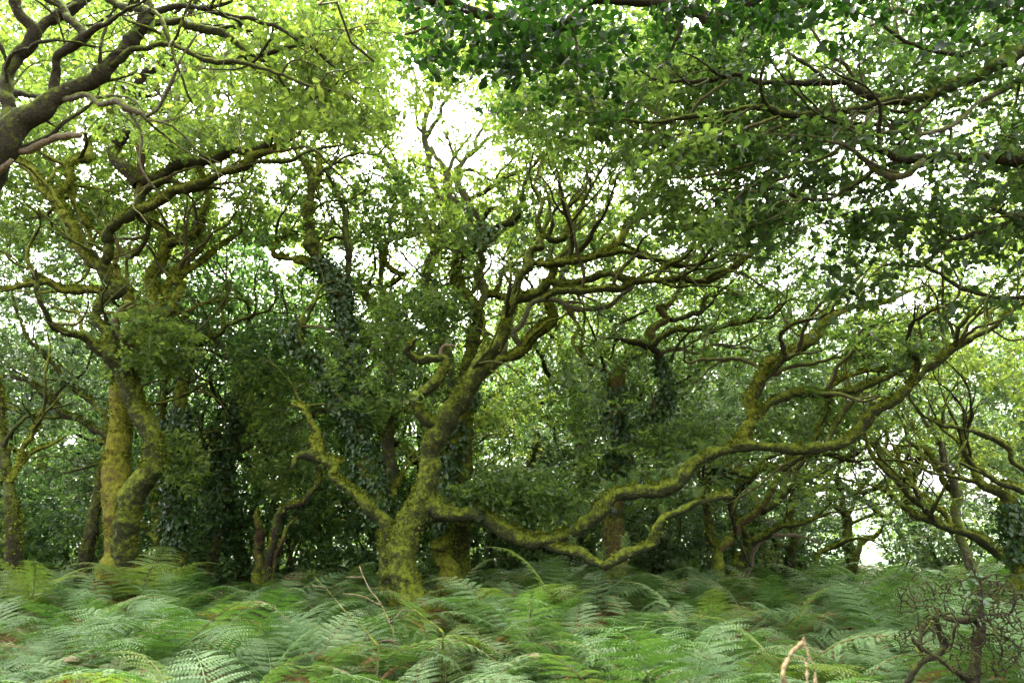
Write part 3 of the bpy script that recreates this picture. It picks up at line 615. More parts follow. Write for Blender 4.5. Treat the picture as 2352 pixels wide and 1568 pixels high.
tree('broken red brown stump stem among the left thicket', 15.0, 'brown', [
 ('trunk', '597,1330,12 594,1262,11 592,1215,9 590,1180,6 592,1165,3', 0, 'brown'),
 ('limb', '622,1330,7 624,1260,7 622,1220,5', .1, 'brown')], crown='shade', crown_ok=False, name='tree_stump')
tree('thin bare stem slanting up right to the knotted mossy arm', 14.0, 'brown', [
 ('trunk', '622,1330,7 633,1272,6 650,1240,5 655,1215,5 683,1188,3', 0, 'brown')], crown='shade', crown_ok=False, name='sapling')
tree('dark arching branch tree behind the knotted mossy arm', 13.2, 'dark', [
 ('trunk', '610,1330,9 628,1240,8 645,1175,8 670,1160,7 700,1145,7 725,1118,7 735,1095,6 733,1070,5', 0, 'dark')], crown='shade', crown_ok=False)
tree('dark bare branched tree at the far left edge', 12.0, 'dark', [
 ('trunk', '38,1340,18 30,1232,15 23,1150,13 15,1080,11 8,1030,10 5,989,9 2,920,7 -10,850,5', 0, 'dark'),
 ('limb', '22,1110,7 48,1060,6 50,1032,6 70,1006,5 88,970,5 100,939,4', -.3, 'bright'),
 ('limb', '40,1075,5 80,1035,4 120,1020,3 150,1000,2', .2, 'bright')], crown='blue')
tree('slanting mossy oak behind the left edge, long boughs crossing toward the double trunk', 14.5, 'moss', [
 ('trunk', '190,1330,14 205,1250,13 215,1180,12 235,1090,11 247,1006,9 213,982,8 180,962,7 147,952,7 110,916,6 60,872,5 0,862,4 -50,850,3', 0, 'dark'),
 ('limb', '236,1020,8 240,960,7 213,922,6 167,892,5 127,842,5 97,816,4 60,769,4 40,720,3', -.2, 'moss'),
 ('limb', '147,952,5 120,960,4 60,950,4 0,930,3', .1, 'moss')], crown='blue')

# ------------------------------------------------------------------ build traced skeletons
def parse(s): return np.array([[float(v) for v in q.split(',')] for q in s.split()])
ALLN = []                                      # skeleton nodes for leaf attachment: (x, y, z, tree index, radius)
tuft_all = {}
for ti, T in enumerate(TREES):
    paths = []
    rt = None
    for bi, (kind, s, dd, mk) in enumerate(T['br']):
        c = parse(s)
        px = catmull(c, lambda i: max(3, int(np.hypot(*(c[i + 1, :2] - c[i, :2])) / 5)))
        u = np.concatenate([[0], np.cumsum(np.hypot(*np.diff(px[:, :2], axis=0).T))]); u /= u[-1]
        if bi == 0: y0 = T['Y']
        else:
            best = (1e9, T['Y'])
            for q, Yq in paths:
                d = np.hypot(q[:, 0] - px[0, 0], q[:, 1] - px[0, 1]); k = int(np.argmin(d))
                if d[k] < best[0]: best = (d[k], Yq[k])
            y0 = best[1]
        ph = (bi * 1.7 + ti) % 6.28; amp = 0.14 * T['Y'] / 11
        Yd = y0 + dd * u ** 1.2 * T['Y'] / 11 + amp * (np.sin(u * 6 + ph) - math.sin(ph)) * min(1, u.size / 60)
        paths.append((px, Yd))
        P = at(px[:, 0], px[:, 1], Yd)
        depth = (P - CAM) @ FWD
        R = np.maximum(px[:, 2], 1.0) * depth / FPX
        if bi == 0:
            if not (0 < px[0, 0] < 2352 and px[0, 1] > 0):                   # tree whose foot stands outside the picture: carry the wood down to the ground
                ex = np.array([[P[0][0] * 1.12, P[0][1] - .3, P[0][2] * .66], [P[0][0] * 1.2, P[0][1] - .5, P[0][2] * .3], [P[0][0] * 1.22, P[0][1] - .5, ground_z(P[0][0] * 1.22, P[0][1] - .5) - .1]])
                if True:
                    P = np.vstack([catmull(np.vstack([ex[::-1], P[0]]), lambda i: 10)[:-1], P])
                    R = np.concatenate([np.linspace(R[0] * 2.0, R[0], len(P) - len(R), endpoint=False), R])
            root = np.array([P[0][0], P[0][1], float(ground_z(P[0][0], P[0][1]))])
            if P[0][2] > root[2] - .05:
                k = 4; ex = np.linspace([root[0], root[1], root[2] - .15], P[0], k, endpoint=False)
                P = np.vstack([ex, P]); R = np.concatenate([np.linspace(R[0] * 1.35, R[0] * 1.05, k), R])
            rt = thing(T['name'], T['label'], 'tree' if 'sapling' not in T['name'] else 'sapling', tuple(root), T['group'])
            if T['name'] == 'tree_stump': rt['category'] = 'stump'
            T['root'] = rt
        # even spacing
        L = np.concatenate([[0], np.cumsum(np.linalg.norm(np.diff(P, axis=0), axis=1))])
        step = 0.045 if R.max() > .09 else (0.06 if R.max() > .05 else .09)
        n = max(6, int(L[-1] / step)); t = np.linspace(0, L[-1], n)
        P = np.stack([np.interp(t, L, P[:, k]) for k in range(3)], 1); R = np.interp(t, L, R)
        sides = 20 if R.max() > .16 else (14 if R.max() > .08 else (10 if R.max() > .04 else 7))
        P, R = gnarl_path(P, R, bi * 7.3 + ti, .5 if (R.max() > .15) else 1.0)
        if bi == 0: R = R * (1 + .38 * np.exp(-np.maximum(P[:, 2] - root[2] - .25, 0) / .28))
        tb = Tubes(); rough = {'bright': .42, 'moss': .38, 'dead': .16, 'brown': .2}.get(mk, .22)
        tb.add(P, R, sides, bump=rough, seed=bi * 3.1 + ti, freq=5.5)
        o = link(kind, tb.mesh(kind, M[mk], rt.location), rt)
        lab = {'dead': 'bare dead wood without bark', 'brown': 'red brown bark', 'bright': 'thick yellow green moss', 'grey': 'pale lichened bark'}.get(mk)
        if lab and bi and T['mat'] != mk: o['label'] = lab + ' on this ' + kind
        sub = slice(0, None, 3)
        for p, r in zip(P[sub], R[sub]):
            if p[2] > 1.2: ALLN.append((*p, ti, r))
        T.setdefault('tubes', []).append((P, R, mk, kind))
ALLN = np.array(ALLN)

GAPS = [(935, 190, 48, 95), (925, 130, 32, 40), (1020, 300, 75, 75), (960, 265, 55, 80), (1095, 325, 55, 50), (1040, 345, 60, 40), (1785, 130, 42, 34), (1590, 45, 36, 26), (1755, 180, 25, 20),
        (2115, 420, 26, 30), (655, 595, 34, 34), (190, 312, 24, 18), (1200, 640, 55, 34), (1130, 600, 28, 30), (2085, 690, 50, 22), (2060, 715, 25, 12), (620, 390, 20, 18), (505, 225, 28, 30), (30, 245, 24, 20), (335, 110, 30, 18),
        (1340, 625, 30, 14), (300, 12, 22, 14), (275, 95, 20, 22), (520, 480, 25, 20), (180, 750, 26, 24), (230, 590, 20, 20), (1720, 930, 16, 30), (2150, 1090, 60, 36), (2260, 1110, 50, 34), (2030, 1020, 50, 20), (1990, 1250, 30, 38), (70, 760, 26, 18),
        (1175, 1060, 18, 12), (640, 1010, 14, 10), (165, 1010, 20, 24), (1640, 860, 20, 14), (440, 1500, 1, 1)]
# winding side branches that carry on every limb into the crown
FINE = {}
def wander(p, d, L, r, bias, n_step=.085):
    n = max(6, int(L / n_step)); P = [p]; d = nrm(d); turn = rand_unit(1)[0]
    for i in range(n):
        if RNG.random() < .22: turn = rand_unit(1)[0]
        d = nrm(d + turn * .24 + RNG.normal(size=3) * .10 + bias * .07); P.append(P[-1] + d * L / n)
    return np.array(P), np.linspace(r, max(.0045, r * .25), n + 1)
def in_gap(P):
    x, y = to_px(P)
    return any((((x - gx) / rx) ** 2 + ((y - gy) / ry) ** 2 < 1).any() for gx, gy, rx, ry in GAPS[:6])
new_nodes = []
for ti, T in enumerate(TREES):
    if not T['crown_ok'] or ti == 10: continue
    fine = FINE.setdefault(ti, Tubes()); k_all = 0
    for bi, (P, R, mk, kind) in enumerate(list(T['tubes'])):
        if mk in ('dead', 'brown', 'twig') or (ti == 0 and bi in (13, 16)): continue
        L = len(P) * np.linalg.norm(P[1] - P[0]); lo = .62 if bi == 0 else .22
        if ti == 0 and bi in (15, 16): lo = .75
        nb = int(L * ((.9 if ti != 0 else 1.1) if bi else .35)) + 1; nb = min(nb, 7)
        fr = list(RNG.uniform(lo, .97, nb)) + [1.0]
        for f in fr:
            i = min(len(P) - 1, int(f * (len(P) - 1))); t = nrm(P[i] - P[max(0, i - 3)])
            side = rand_unit(1)[0]; side = nrm(side - t * (side @ t)); d = t * (.8 if f < 1 else 1.4) + side * (.9 if f < 1 else .3) + np.array([0, 0, .38])
            r = min(R[i] * (.62 if f < 1 else 1), .042 * min(1, T['Y'] / 11)) if f < 1 else R[i] * .95
            if P[i][2] < 2.0 or r < .006: continue
            ln = RNG.uniform(.9, 1.7) * (.6 + 22 * min(r, .045))
            Q, rr = wander(P[i], d, ln, r, nrm(t + np.array([0, 0, .6])))
            if in_gap(Q): continue
            Q, rr = gnarl_path(Q, rr, k_all + ti * .37, .7)
            if r > .016 and k_all < 40:
                tb = Tubes(); tb.add(Q, rr, 7, bump=.3, seed=k_all, freq=7); link('branch', tb.mesh('branch', M[mk], T['root'].location), T['root']); k_all += 1
            else: fine.add(Q, rr, 4, cap=False)
            new_nodes += [(*q, ti, x) for q, x in zip(Q[::2], rr[::2])]
            for g in range(RNG.integers(1, 4)):
                j = RNG.integers(len(Q) // 4, len(Q)); sd = rand_unit(1)[0]; t2 = nrm(Q[min(j + 1, len(Q) - 1)] - Q[j - 1])
                Q2, r2 = wander(Q[j], t2 * .6 + sd * .8 + np.array([0, 0, .3]), ln * RNG.uniform(.4, .7), rr[j] * .7, nrm(t2 + np.array([0, 0, .5])))
                if in_gap(Q2): continue
                fine.add(Q2, r2, 4, cap=False); new_nodes += [(*q, ti, x) for q, x in zip(Q2[::2], r2[::2])]
ALLN = np.vstack([ALLN, np.array(new_nodes)])
# unseen boughs added overhead to the near right oak, to darken the near leaves
def unseen_limb(ti, pts_, r0, r1):
    P = catmull(np.array(pts_, float), lambda i: 8); R = np.linspace(r0, r1, len(P)); rt = TREES[ti]['root']
    tb = Tubes(); tb.add(P, R, 9, bump=.2, seed=ti); link('limb', tb.mesh('limb', M['dark'], rt.location), rt)
    global ALLN
    ALLN = np.vstack([ALLN, np.array([(*p, ti, r) for p, r in zip(P[::2], R[::2])])])
    return P
bp = TREES[11]['tubes'][0][0]; k0 = int(np.argmin(np.abs(bp[:, 2] - 5.2)))
unseen_limb(11, [bp[k0], (6.2, 4.6, 6.6), (4.2, 2.2, 7.2), (2.0, .2, 7.4), (-.5, -1.6, 7.8)], .14, .03)
unseen_limb(11, [(5.2, 3.4, 7.0), (5.2, 1.0, 7.3), (4.4, -1.5, 7.6)], .08, .03)
# ------------------------------------------------------------------ moss tufts and ivy on the wood
def on_tube(P, R, n, upper=True):
    seg = RNG.integers(0, len(P) - 1, n); wgt = RNG.random(n)[:, None]
    C = P[seg] * (1 - wgt) + P[seg + 1] * wgt; r = R[seg]
    Tt = nrm(P[seg + 1] - P[seg]); d = rand_unit(n)
    if upper: d = d + np.array([0, 0, 1.1])  # tufts kept to the top so the painted underside shade stays dark
    d = nrm(d - Tt * np.sum(d * Tt, -1, keepdims=True))
    return C, r, Tt, d
for T in TREES:
    if T['tufts']:
        lv = Leaves()
        for P, R, mk, kind in T['tubes']:
            if mk in ('dead', 'brown', 'grey', 'twig'): continue
            area = float(np.sum(R) * np.linalg.norm(P[1] - P[0]) * 6.28)
            n = int(area * (950 if mk == 'bright' else 700))
            n = min(n, 6500)
            C, r, Tt, d = on_tube(P, R, n)
            pn = C * 3.1
            keep = np.array([noise.noise(Vector(q)) for q in pn]) > (-.25 if mk == 'bright' else -.05)
            C, r, Tt, d = C[keep], r[keep], Tt[keep], d[keep]; n = len(C)
            base = C + d * (r * .96)[:, None]
            X = nrm(d * .8 + rand_unit(n) * .55 + np.array([0, 0, -.1]))
            lv.add(base, X, rand_unit(n), RNG.uniform(.022, .07, n), BLADE, RNG.random(n), width=2.8)
        if lv.nl:
            o = link('moss', lv.mesh('moss', M['mossblade'], T['root'].location), T['root']); o['kind'] = 'stuff'
    if T['ivy']:
        ylo, yhi, dens = T['ivy']; lv = Leaves()
        for bi, (P, R, mk, kind) in enumerate(T['tubes']):
            if bi > (1 if dens > 1.4 else 0) : break
            px, py = to_px(P); ok = (py < ylo) & (py > yhi)
            if ok.sum() < 4: continue
            Pq, Rq = P[ok], R[ok]
            n = int(np.sum(Rq) * np.linalg.norm(P[1] - P[0]) * 6.28 * 420 * dens)
            C, r, Tt, d = on_tube(Pq, Rq, n, upper=False)
            keep = np.array([noise.noise(Vector(q * 1.3)) for q in C]) > (-.45 if dens > 1 else -.1)
            C, r, d = C[keep], r[keep], d[keep]; n = len(C)
            base = C + d * (r * RNG.uniform(1.0, 1.35, n) + RNG.random(n) ** 2 * .16)[:, None]
            X = nrm(np.array([0, 0, -.8]) + rand_unit(n) * .7 + d * .4)
            lv.add(base, X, d + rand_unit(n) * .45, RNG.uniform(.055, .10, n), IVY, np.clip(RNG.normal(.5, .25, n), 0, 1))
        if lv.nl:
            o = link('ivy', lv.mesh('ivy', M['ivy'], T['root'].location), T['root']); o['kind'] = 'stuff'

# ------------------------------------------------------------------ leaves: sprays spread through the crowns, each joined to its tree by twigs
def gap_keep(P, soft=1.0):
    x, y = to_px(P); pr = np.ones(len(P)); nz_ = .9 * np.array([noise.noise(Vector(q * 1.4)) for q in P])
    for gx, gy, rx, ry in GAPS:
        d = ((x - gx) / rx) ** 2 + ((y - gy) / ry) ** 2 + nz_
        pr = np.minimum(pr, np.clip((d - .75) / .9 + .03, .03, 1))
    return RNG.random(len(P)) < pr ** soft
def clump(P, freq, thr, off=0.0):
    v = np.array([noise.noise(Vector((q[0] * freq + off, q[1] * freq, q[2] * freq * 1.3))) for q in P])
    return v > thr

def zone(x0, x1, y0, y1, d0, d1, n, thr=-.15, freq=.9, gap=True, zmin=1.9):
    x = RNG.uniform(x0, x1, n); y = RNG.uniform(y0, y1, n); Y = RNG.uniform(d0, d1, n)
    P = at(x, y, Y); P = P[P[:, 2] > zmin]
    P = P[clump(P, freq, thr)]
    if gap: P = P[gap_keep(P)]
    return P
def ell(cx, cy, rx, ry, d0, d1, n):
    a = RNG.uniform(0, 6.283, n); r = np.sqrt(RNG.random(n))
    return at(cx + np.cos(a) * r * rx, cy + np.sin(a) * r * ry, RNG.uniform(d0, d1, n))

far_z = [zone(-160, 760, 480, 900, 15, 22, 2600, -.25), zone(-160, 1050, -120, 560, 12.6, 16.5, 5600, -.3), zone(-160, 1000, -120, 330, 8.5, 12.0, 1000, -.05), zone(1000, 1900, 60, 620, 12, 16, 2200, -.2),
         zone(-160, 2520, -120, 560, 12.5, 18, 7000, -.22),
         zone(-160, 2520, 480, 980, 14, 20, 7800, -.22),
         zone(-160, 1900, 900, 1230, 15, 21, 2400, -.2),
         zone(1300, 2520, 560, 1160, 11.5, 16, 1900, -.1)]
mid_z = [ell(800, 760, 130, 150, 12.9, 13.8, 90), ell(880, 850, 150, 110, 11.5, 13.4, 200), ell(880, 850, 150, 110, 10.4, 11.2, 22), ell(960, 740, 120, 80, 11.4, 13.2, 130), ell(1010, 700, 70, 40, 11.6, 12.8, 70), ell(930, 150, 60, 95, 13.6, 15, 70), ell(1085, 325, 75, 50, 13, 14, 44), ell(1005, 235, 60, 80, 13.5, 14.5, 40), ell(1000, 120, 90, 40, 13, 15, 50), ell(290, 840, 50, 50, 11.6, 12.4, 22),
         ell(1190, 1120, 110, 48, 10.8, 12.4, 150), ell(1260, 1150, 80, 38, 10.7, 12.2, 90), ell(1100, 1140, 70, 25, 11.1, 12.0, 60), ell(330, 760, 70, 80, 11.0, 11.8, 90), ell(400, 800, 60, 60, 11.4, 12.4, 80), ell(440, 320, 110, 40, 10.5, 12, 150),
         ell(1560, 1010, 110, 40, 12, 13.5, 120), ell(420, 1060, 50, 70, 12, 13.4, 100), ell(650, 1050, 70, 90, 13, 14.5, 140), ell(620, 850, 90, 120, 13, 15, 200), ell(1870, 960, 150, 80, 10.5, 12.5, 160), ell(2050, 780, 150, 60, 9.5, 11.5, 140)]
near_z = [zone(1120, 2700, -150, 330, 7.2, 9.9, 2400, -.28, .8), zone(1450, 2700, 300, 560, 6.6, 9.0, 900, -.25, .8), zone(1900, 2750, 520, 740, 6.8, 8.6, 240, -.1, .8),
          zone(-200, 980, -150, 330, 7.2, 10.0, 900, -.1, .8), zone(560, 900, -60, 300, 7.0, 9.5, 420, -.25),
          zone(1250, 1800, 40, 380, 8.0, 11, 900, -.25), zone(850, 1150, 60, 140, 7, 9, 60, -.3)]
over = np.stack([RNG.uniform(-2.5, 8, 900), RNG.uniform(-3, 4.5, 900), RNG.uniform(6.2, 8.6, 900)], 1)  # unseen sprays added above the viewer to shade the near leaves
_ox, _oy = to_px(over); _od = (over - CAM) @ FWD; over = over[(_od < .5) | (_oy < -120) | (np.abs(_ox - 1176) > 1400)]
near_z.append(over)
ovate_z = [zone(960, 1560, -140, 170, 4.9, 6.8, 430, -.15, 1.2, gap=False), zone(1100, 1500, 120, 260, 5.2, 6.4, 60, -.2, 1.2), zone(1500, 2420, -60, 120, 4.9, 6.4, 130, -.15, 1.0), zone(1500, 2500, -260, 30, 4.4, 6.0, 300, -.4, 1.0), zone(1400, 1800, 30, 90, 5.0, 6.0, 14, -1)]

kd = kdtree.KDTree(len(ALLN))
okt = [i for i, T in enumerate(TREES) if T['crown_ok']]
for i, q in enumerate(ALLN):
    if int(q[3]) in okt: kd.insert(q[:3], i)
kd.balance()
BROAD = 10
def allocate(P, allow=None):
    out = {}
    for p in P:
        co, i, d = kd.find(p)
        out.setdefault(int(ALLN[i][3]), []).append(p)
    return {k: np.array(v) for k, v in out.items()}
buckets = {}
def put(P, style):
    if style == 'ovate': buckets.setdefault((BROAD, style), []).append(P); return
    for k, v in allocate(P).items():
        if k == BROAD: k = 11 if v[:, 0].mean() > 0 else 9
        buckets.setdefault((k, style), []).append(v)
for z in far_z: put(z, 'far')
for z in mid_z: put(z, 'mid')
for z in near_z: put(z, 'near')
for z in ovate_z: put(z, 'ovate')

def grow_to(nodes, targets, rbase=.006, jag=.12, maxlen=2.6):
    """join every target to the nearest node; returns twig paths and end directions. nodes grows."""
    N = [tuple(q) for q in nodes]; arr = np.empty((len(N) + len(targets) * 4 + 10, 3)); arr[:len(N)] = nodes; cnt = len(N)
    d0 = np.array([np.min(np.sum((arr[:cnt] - t) ** 2, 1)) for t in targets]); order = np.argsort(d0)
    paths = []; ends = []; dirs = []
    for k in order:
        t = targets[k]; d2 = np.sum((arr[:cnt] - t) ** 2, 1); j = int(np.argmin(d2)); a = arr[j].copy(); L = math.sqrt(d2[j])
        if L > maxlen: continue
        m = max(2, min(7, int(L / .16) + 1)); u = np.linspace(0, 1, m + 1)[:, None]
        Q = a + (t - a) * u; off = RNG.normal(size=(m + 1, 3)) * jag * L / 3; off[0] = 0; off[-1] = 0
        sag = np.array([0, 0, 1.0]) * (np.sin(u * math.pi) * RNG.uniform(-.12, .10) * L); Q = Q + off + sag
        paths.append((Q, L)); ends.append(t); dirs.append(Q[-1] - Q[-2])
        for q in Q[1:][::max(1, m // 3)]:
            arr[cnt] = q; cnt += 1
            if cnt >= len(arr): break
        if cnt >= len(arr) - 6:
            arr = np.vstack([arr, np.empty((4000, 3))])
    return paths, np.array(ends), nrm(np.array(dirs)) if dirs else np.zeros((0, 3))

SIDES = {'far': 3, 'mid': 4, 'near': 5, 'ovate': 5}
n_leaf = 0
for ti, T in enumerate(TREES):
    keys = [k for k in buckets if k[0] == ti]
    if not keys: continue
    nodes = ALLN[ALLN[:, 3] == ti][:, :3]
    tw = FINE.get(ti) or Tubes()
    for key in sorted(keys, key=lambda k: ['mid', 'near', 'ovate', 'far'].index(k[1])):
        P = np.vstack(buckets[key]); sty = key[1]
        paths, E, D = grow_to(nodes, P, maxlen=6.0 if sty in ('near', 'ovate') else 4.5)
        for Q, L in paths:
            r0 = .004 + .0065 * min(L, 2.2)
            if sty == 'far' and L < .35: continue
            tw.add(Q, np.linspace(r0, .0035, len(Q)), SIDES[sty] if L > .5 else 3, tone=.5, cap=False)
        if not len(E): continue
        tone0 = T['tone'] + RNG.normal(size=len(E)) * .16
        if sty == 'near' and ti == 11: tone0 = tone0 + .45 * (E[:, 0] < 2.6)  # lighter left part of the crown; painted shade stays on the right
        sprays('crown', sty, T['crown'], E, tone0, T['root']); n_leaf += len(E)
        nodes = np.vstack([nodes, E])
    if tw.n:
        o = link('twigs', tw.mesh('twigs', M['twig'], T['root'].location), T['root']); o['kind'] = 'stuff'
print('leaves on traced trees', n_leaf)

# ------------------------------------------------------------------ background trees
def far_tree(x, y, h, spread, label, bark, crown, leaves, seed, lean=0.0, group=None, low=.30, name='oak_tree'):
    rs = np.random.default_rng(seed); gz = float(ground_z(x, y)); rt = thing(name, label, 'tree', (x, y, gz), group)
    r0 = .16 + h * .012
    tips = []
    def walk(p, d, L, r, lvl, holder):
        n = max(4, int(L / .35)); P = [p]; dd = d / np.linalg.norm(d)
        for i in range(n):
            dd = nrm(dd + rs.normal(size=3) * (.30 if lvl else .14) + np.array([0, 0, .05 if lvl else .10])); P.append(P[-1] + dd * L / n)
        P = np.array(P); R = np.linspace(r, r * .42, len(P)); holder.append((P, R, lvl))
        tips.append((P, lvl))
        if lvl < 3:
            for k in range([5, 4, 3][lvl]):
                i = rs.integers(int(len(P) * (.35 if lvl == 0 else .3)), len(P)); a = rs.uniform(0, 6.283)
                nd = nrm(nrm(P[i] - P[i - 1]) * .55 + np.array([math.cos(a), math.sin(a), rs.uniform(-.05, .6)]))
                walk(P[i], nd, L * rs.uniform(.5, .78) * (spread / h * 1.5 if lvl == 0 else 1), R[i] * .62, lvl + 1, holder)
    hold = []
    walk(np.array([x, y, gz - .1]), np.array([lean, rs.uniform(-.1, .1), 1.0]), h * .52, r0, 0, hold)
    P, R, _ = hold[0]; R[0] *= 1.4
    tb = Tubes(); tb.add(catmull(P, lambda i: 3), np.interp(np.linspace(0, 1, (len(P) - 1) * 3 + 1), np.linspace(0, 1, len(P)), R), 9, bump=.25, freq=4, seed=seed)
    link('trunk', tb.mesh('trunk', M[bark], rt.location), rt)
    tb = Tubes()
    for P, R, l in hold[1:]: tb.add(P, R, 6 if l < 2 else 4, cap=False)
    o = link('limbs', tb.mesh('limbs', M[bark], rt.location), rt); o['kind'] = 'stuff'; o.name = 'branchwork'
    E = []; D = []
    for P, l in tips:
        if l >= 1:
            for q in range(1, len(P)):
                if l >= 2 or q > len(P) * .5: E.append(P[q]); D.append(nrm(P[q] - P[q - 1]))
    E = np.array(E); D = np.array(D); K = 12; ns = leaves // K
    idx = rs.integers(0, len(E), ns); Q = E[idx] + rs.normal(size=(ns, 3)) * .42
    sel = gap_keep(Q, .8); Q = Q[sel]; D = D[idx][sel]
    sprays('crown', 'bg', crown, Q, rs.normal(.5, .18, len(Q)), rt)

BG = [(-15.5, 17.5, 'blue'), (-11.8, 20.5, 'shade'), (-8.2, 18.2, 'shade'), (-5.6, 22.0, 'shade'), (-3.0, 19.0, 'shade'), (-0.6, 22.5, 'blue'), (1.9, 18.8, 'blue'), (4.3, 22.0, 'blue'), (6.8, 18.6, 'blue'),
      (9.2, 23.5, 'blue'), (12.6, 21.5, 'lime'), (16.3, 19.0, 'blue'), (-18, 26, 'blue'), (-13, 29, 'leaf'), (-8, 28, 'shade'), (-3, 29, 'leaf'), (2.2, 29, 'leaf'), (7.5, 30, 'leaf'), (20, 26, 'lime'), (-22, 34, 'leaf'), (-12, 37, 'leaf'), (-2, 38, 'leaf'), (9, 39, 'leaf')]
where = ['second rank oak beyond the far left edge boughs', 'dense dark oak beyond the double trunked oak', 'shadowy oak deep in the thicket right of the double trunked oak', 'dim oak seen through the left thicket', 'dark oak behind the knotted mossy arm',
         'blue green oak behind the great oak stem', 'oak behind the leafy spray on the low limb', 'oak seen between the great oak and the red brown trunk', 'oak behind the red brown trunk', 'oak beyond the low forked trees',
         'bright leaved oak behind the pale upright tree', 'oak behind the ivy wrapped trunk at the right edge']
far_where = ['far oak glimpsed past the dark bare tree at the left edge', 'far oak glimpsed left of the straight mossy stem', 'far oak showing in the gaps above the left thicket', 'far oak showing past the ivy clad leaning trunk', 'far oak in the gaps right of the great oak fork',
             'far oak in the gaps right of the red brown trunk', 'farthest bright oak behind the ivy wrapped tree on the right', 'farthest oak behind the slanting boughs on the far left', 'farthest oak seen over the dark forked tree in the left thicket', 'farthest oak straight behind the great oak trunk', 'farthest oak behind the bright opening on the right']
for i, (x, y, cm) in enumerate(BG):
    far = i >= len(where)
    far_tree(x, y, 10.5 + (i * 37 % 5) * .7, 8.5, far_where[i - 12] if far else where[i], ['moss', 'dark', 'grey'][i % 3], cm, 9500 if y < 24 else 7000, 100 + i, lean=((i * 53) % 7 - 3) * .06, group='distant oaks at the back of the wood' if far else None)

# the wood beyond, one mass of leaves
n = 16000; u = RNG.uniform(-1, 1, n); Y = RNG.uniform(25, 44, n); P = np.stack([u * Y * .95, Y, RNG.random(n) ** 1.1 * (13 + 3 * np.sin(u * 9)) + .2], 1)
xx, yp = to_px(P); P = P[(xx < 1800) | (RNG.random(n) < .30 + .4 * (yp < 900))]
P = P[clump(P, .35, -.25)]; P = P[gap_keep(P)]
o = sprays('distant_wood', 'bg', 'leaf', P, RNG.normal(.55, .2, len(P)), None, 1.9)
o['label'] = 'mass of leaves of the wood far behind the named trees'; o['category'] = 'wood'
# understory bushes that close the view under the crowns
def bush(x, y, h, wdt, label, mk, leaves, seed, group=None):
    rs = np.random.default_rng(seed); gz = float(ground_z(x, y)); rt = thing('bush', label, 'bush', (x, y, gz), group)
    tb = Tubes(); ends = []
    for k in range(9):
        a = rs.uniform(0, 6.283); tip = np.array([x + math.cos(a) * wdt * rs.uniform(.2, .8), y + math.sin(a) * wdt * .7, gz + h * rs.uniform(.55, 1)])
        b = np.array([x + rs.normal() * .15, y + rs.normal() * .15, gz - .05]); u = np.linspace(0, 1, 9)[:, None]
        Q = b + (tip - b) * u + rs.normal(size=(9, 3)) * .07 + np.array([0, 0, .5]) * np.sin(u * 3.14); tb.add(Q, np.linspace(.035, .008, 9), 5, cap=False); ends.append(Q)
    o = link('stems', tb.mesh('stems', M['dark'], rt.location), rt); o['kind'] = 'stuff'
    ns = leaves // 12; v = nrm(rs.normal(size=(ns, 3))) * (rs.random((ns, 1)) ** .4) * np.array([wdt, wdt * .7, h * .52]) + np.array([x, y, gz + h * .5])
    v = v[clump(v, 1.1, -.35)]; v = v[gap_keep(v)]
    sprays('foliage', 'far', mk, v, rs.normal(.45, .18, len(v)), rt)
bx = [(-13.5, 15.5, 3.4, 2.2, 'shade'), (-10.6, 14.8, 2.6, 1.8, 'shade'), (-7.4, 15.6, 3.6, 1.9, 'shade'), (-5.2, 16.2, 3.8, 1.9, 'shade'), (-2.8, 16.4, 3.2, 1.9, 'shade'), (-.4, 16.8, 2.6, 1.7, 'shade'), (1.0, 17.4, 3.0, 1.7, 'blue'), (3.4, 16.8, 2.8, 1.7, 'blue'),
      (5.6, 18.0, 3.2, 1.9, 'shade'), (8.0, 20.5, 3.0, 1.9, 'blue'), (11.8, 19.0, 2.9, 2.0, 'blue'), (14.2, 17.0, 3.4, 2.1, 'blue'), (-16.5, 19.0, 4.2, 2.6, 'blue'), (-9.3, 20.0, 4.4, 2.6, 'shade'), (-4.0, 21.0, 4.6, 2.6, 'shade'), (1.5, 22.5, 4.0, 2.6, 'blue'), (6.5, 24.0, 4.2, 2.6, 'blue'), (17.0, 23.0, 4.6, 3, 'lime')]
bl = ['dark leafy thicket bush at the far left edge', 'dark bush left of the double trunked oak', 'dark bush right of the double trunked oak', 'dense bush behind the bare brown stems', 'shaded bush left of the great oak trunk', 'low bush just behind the great oak trunk', 'bush under the arch of the low limb', 'bush left of the red brown trunk',
      'dark bush right of the red brown trunk', 'bush beyond the low forked trees', 'blue green bush right of the bright opening', 'leafy bush below the pale upright tree']
bfar = ['tall bush far back behind the left edge boughs', 'tall dark bush far back between the two left forked stems', 'tall dark bush far back behind the knotted mossy arm', 'tall bush far back under the arch of the low limb', 'tall bush far back right of the red brown trunk', 'bright tall bush far back on the right under the ivy wrapped tree']
for i, (x, y, h, wd, mk) in enumerate(bx):
    far = i >= len(bl); bush(x, y, h, wd, bfar[i - 12] if far else bl[i], mk, 5200, 300 + i, 'bushes far back in the wood' if far else None)

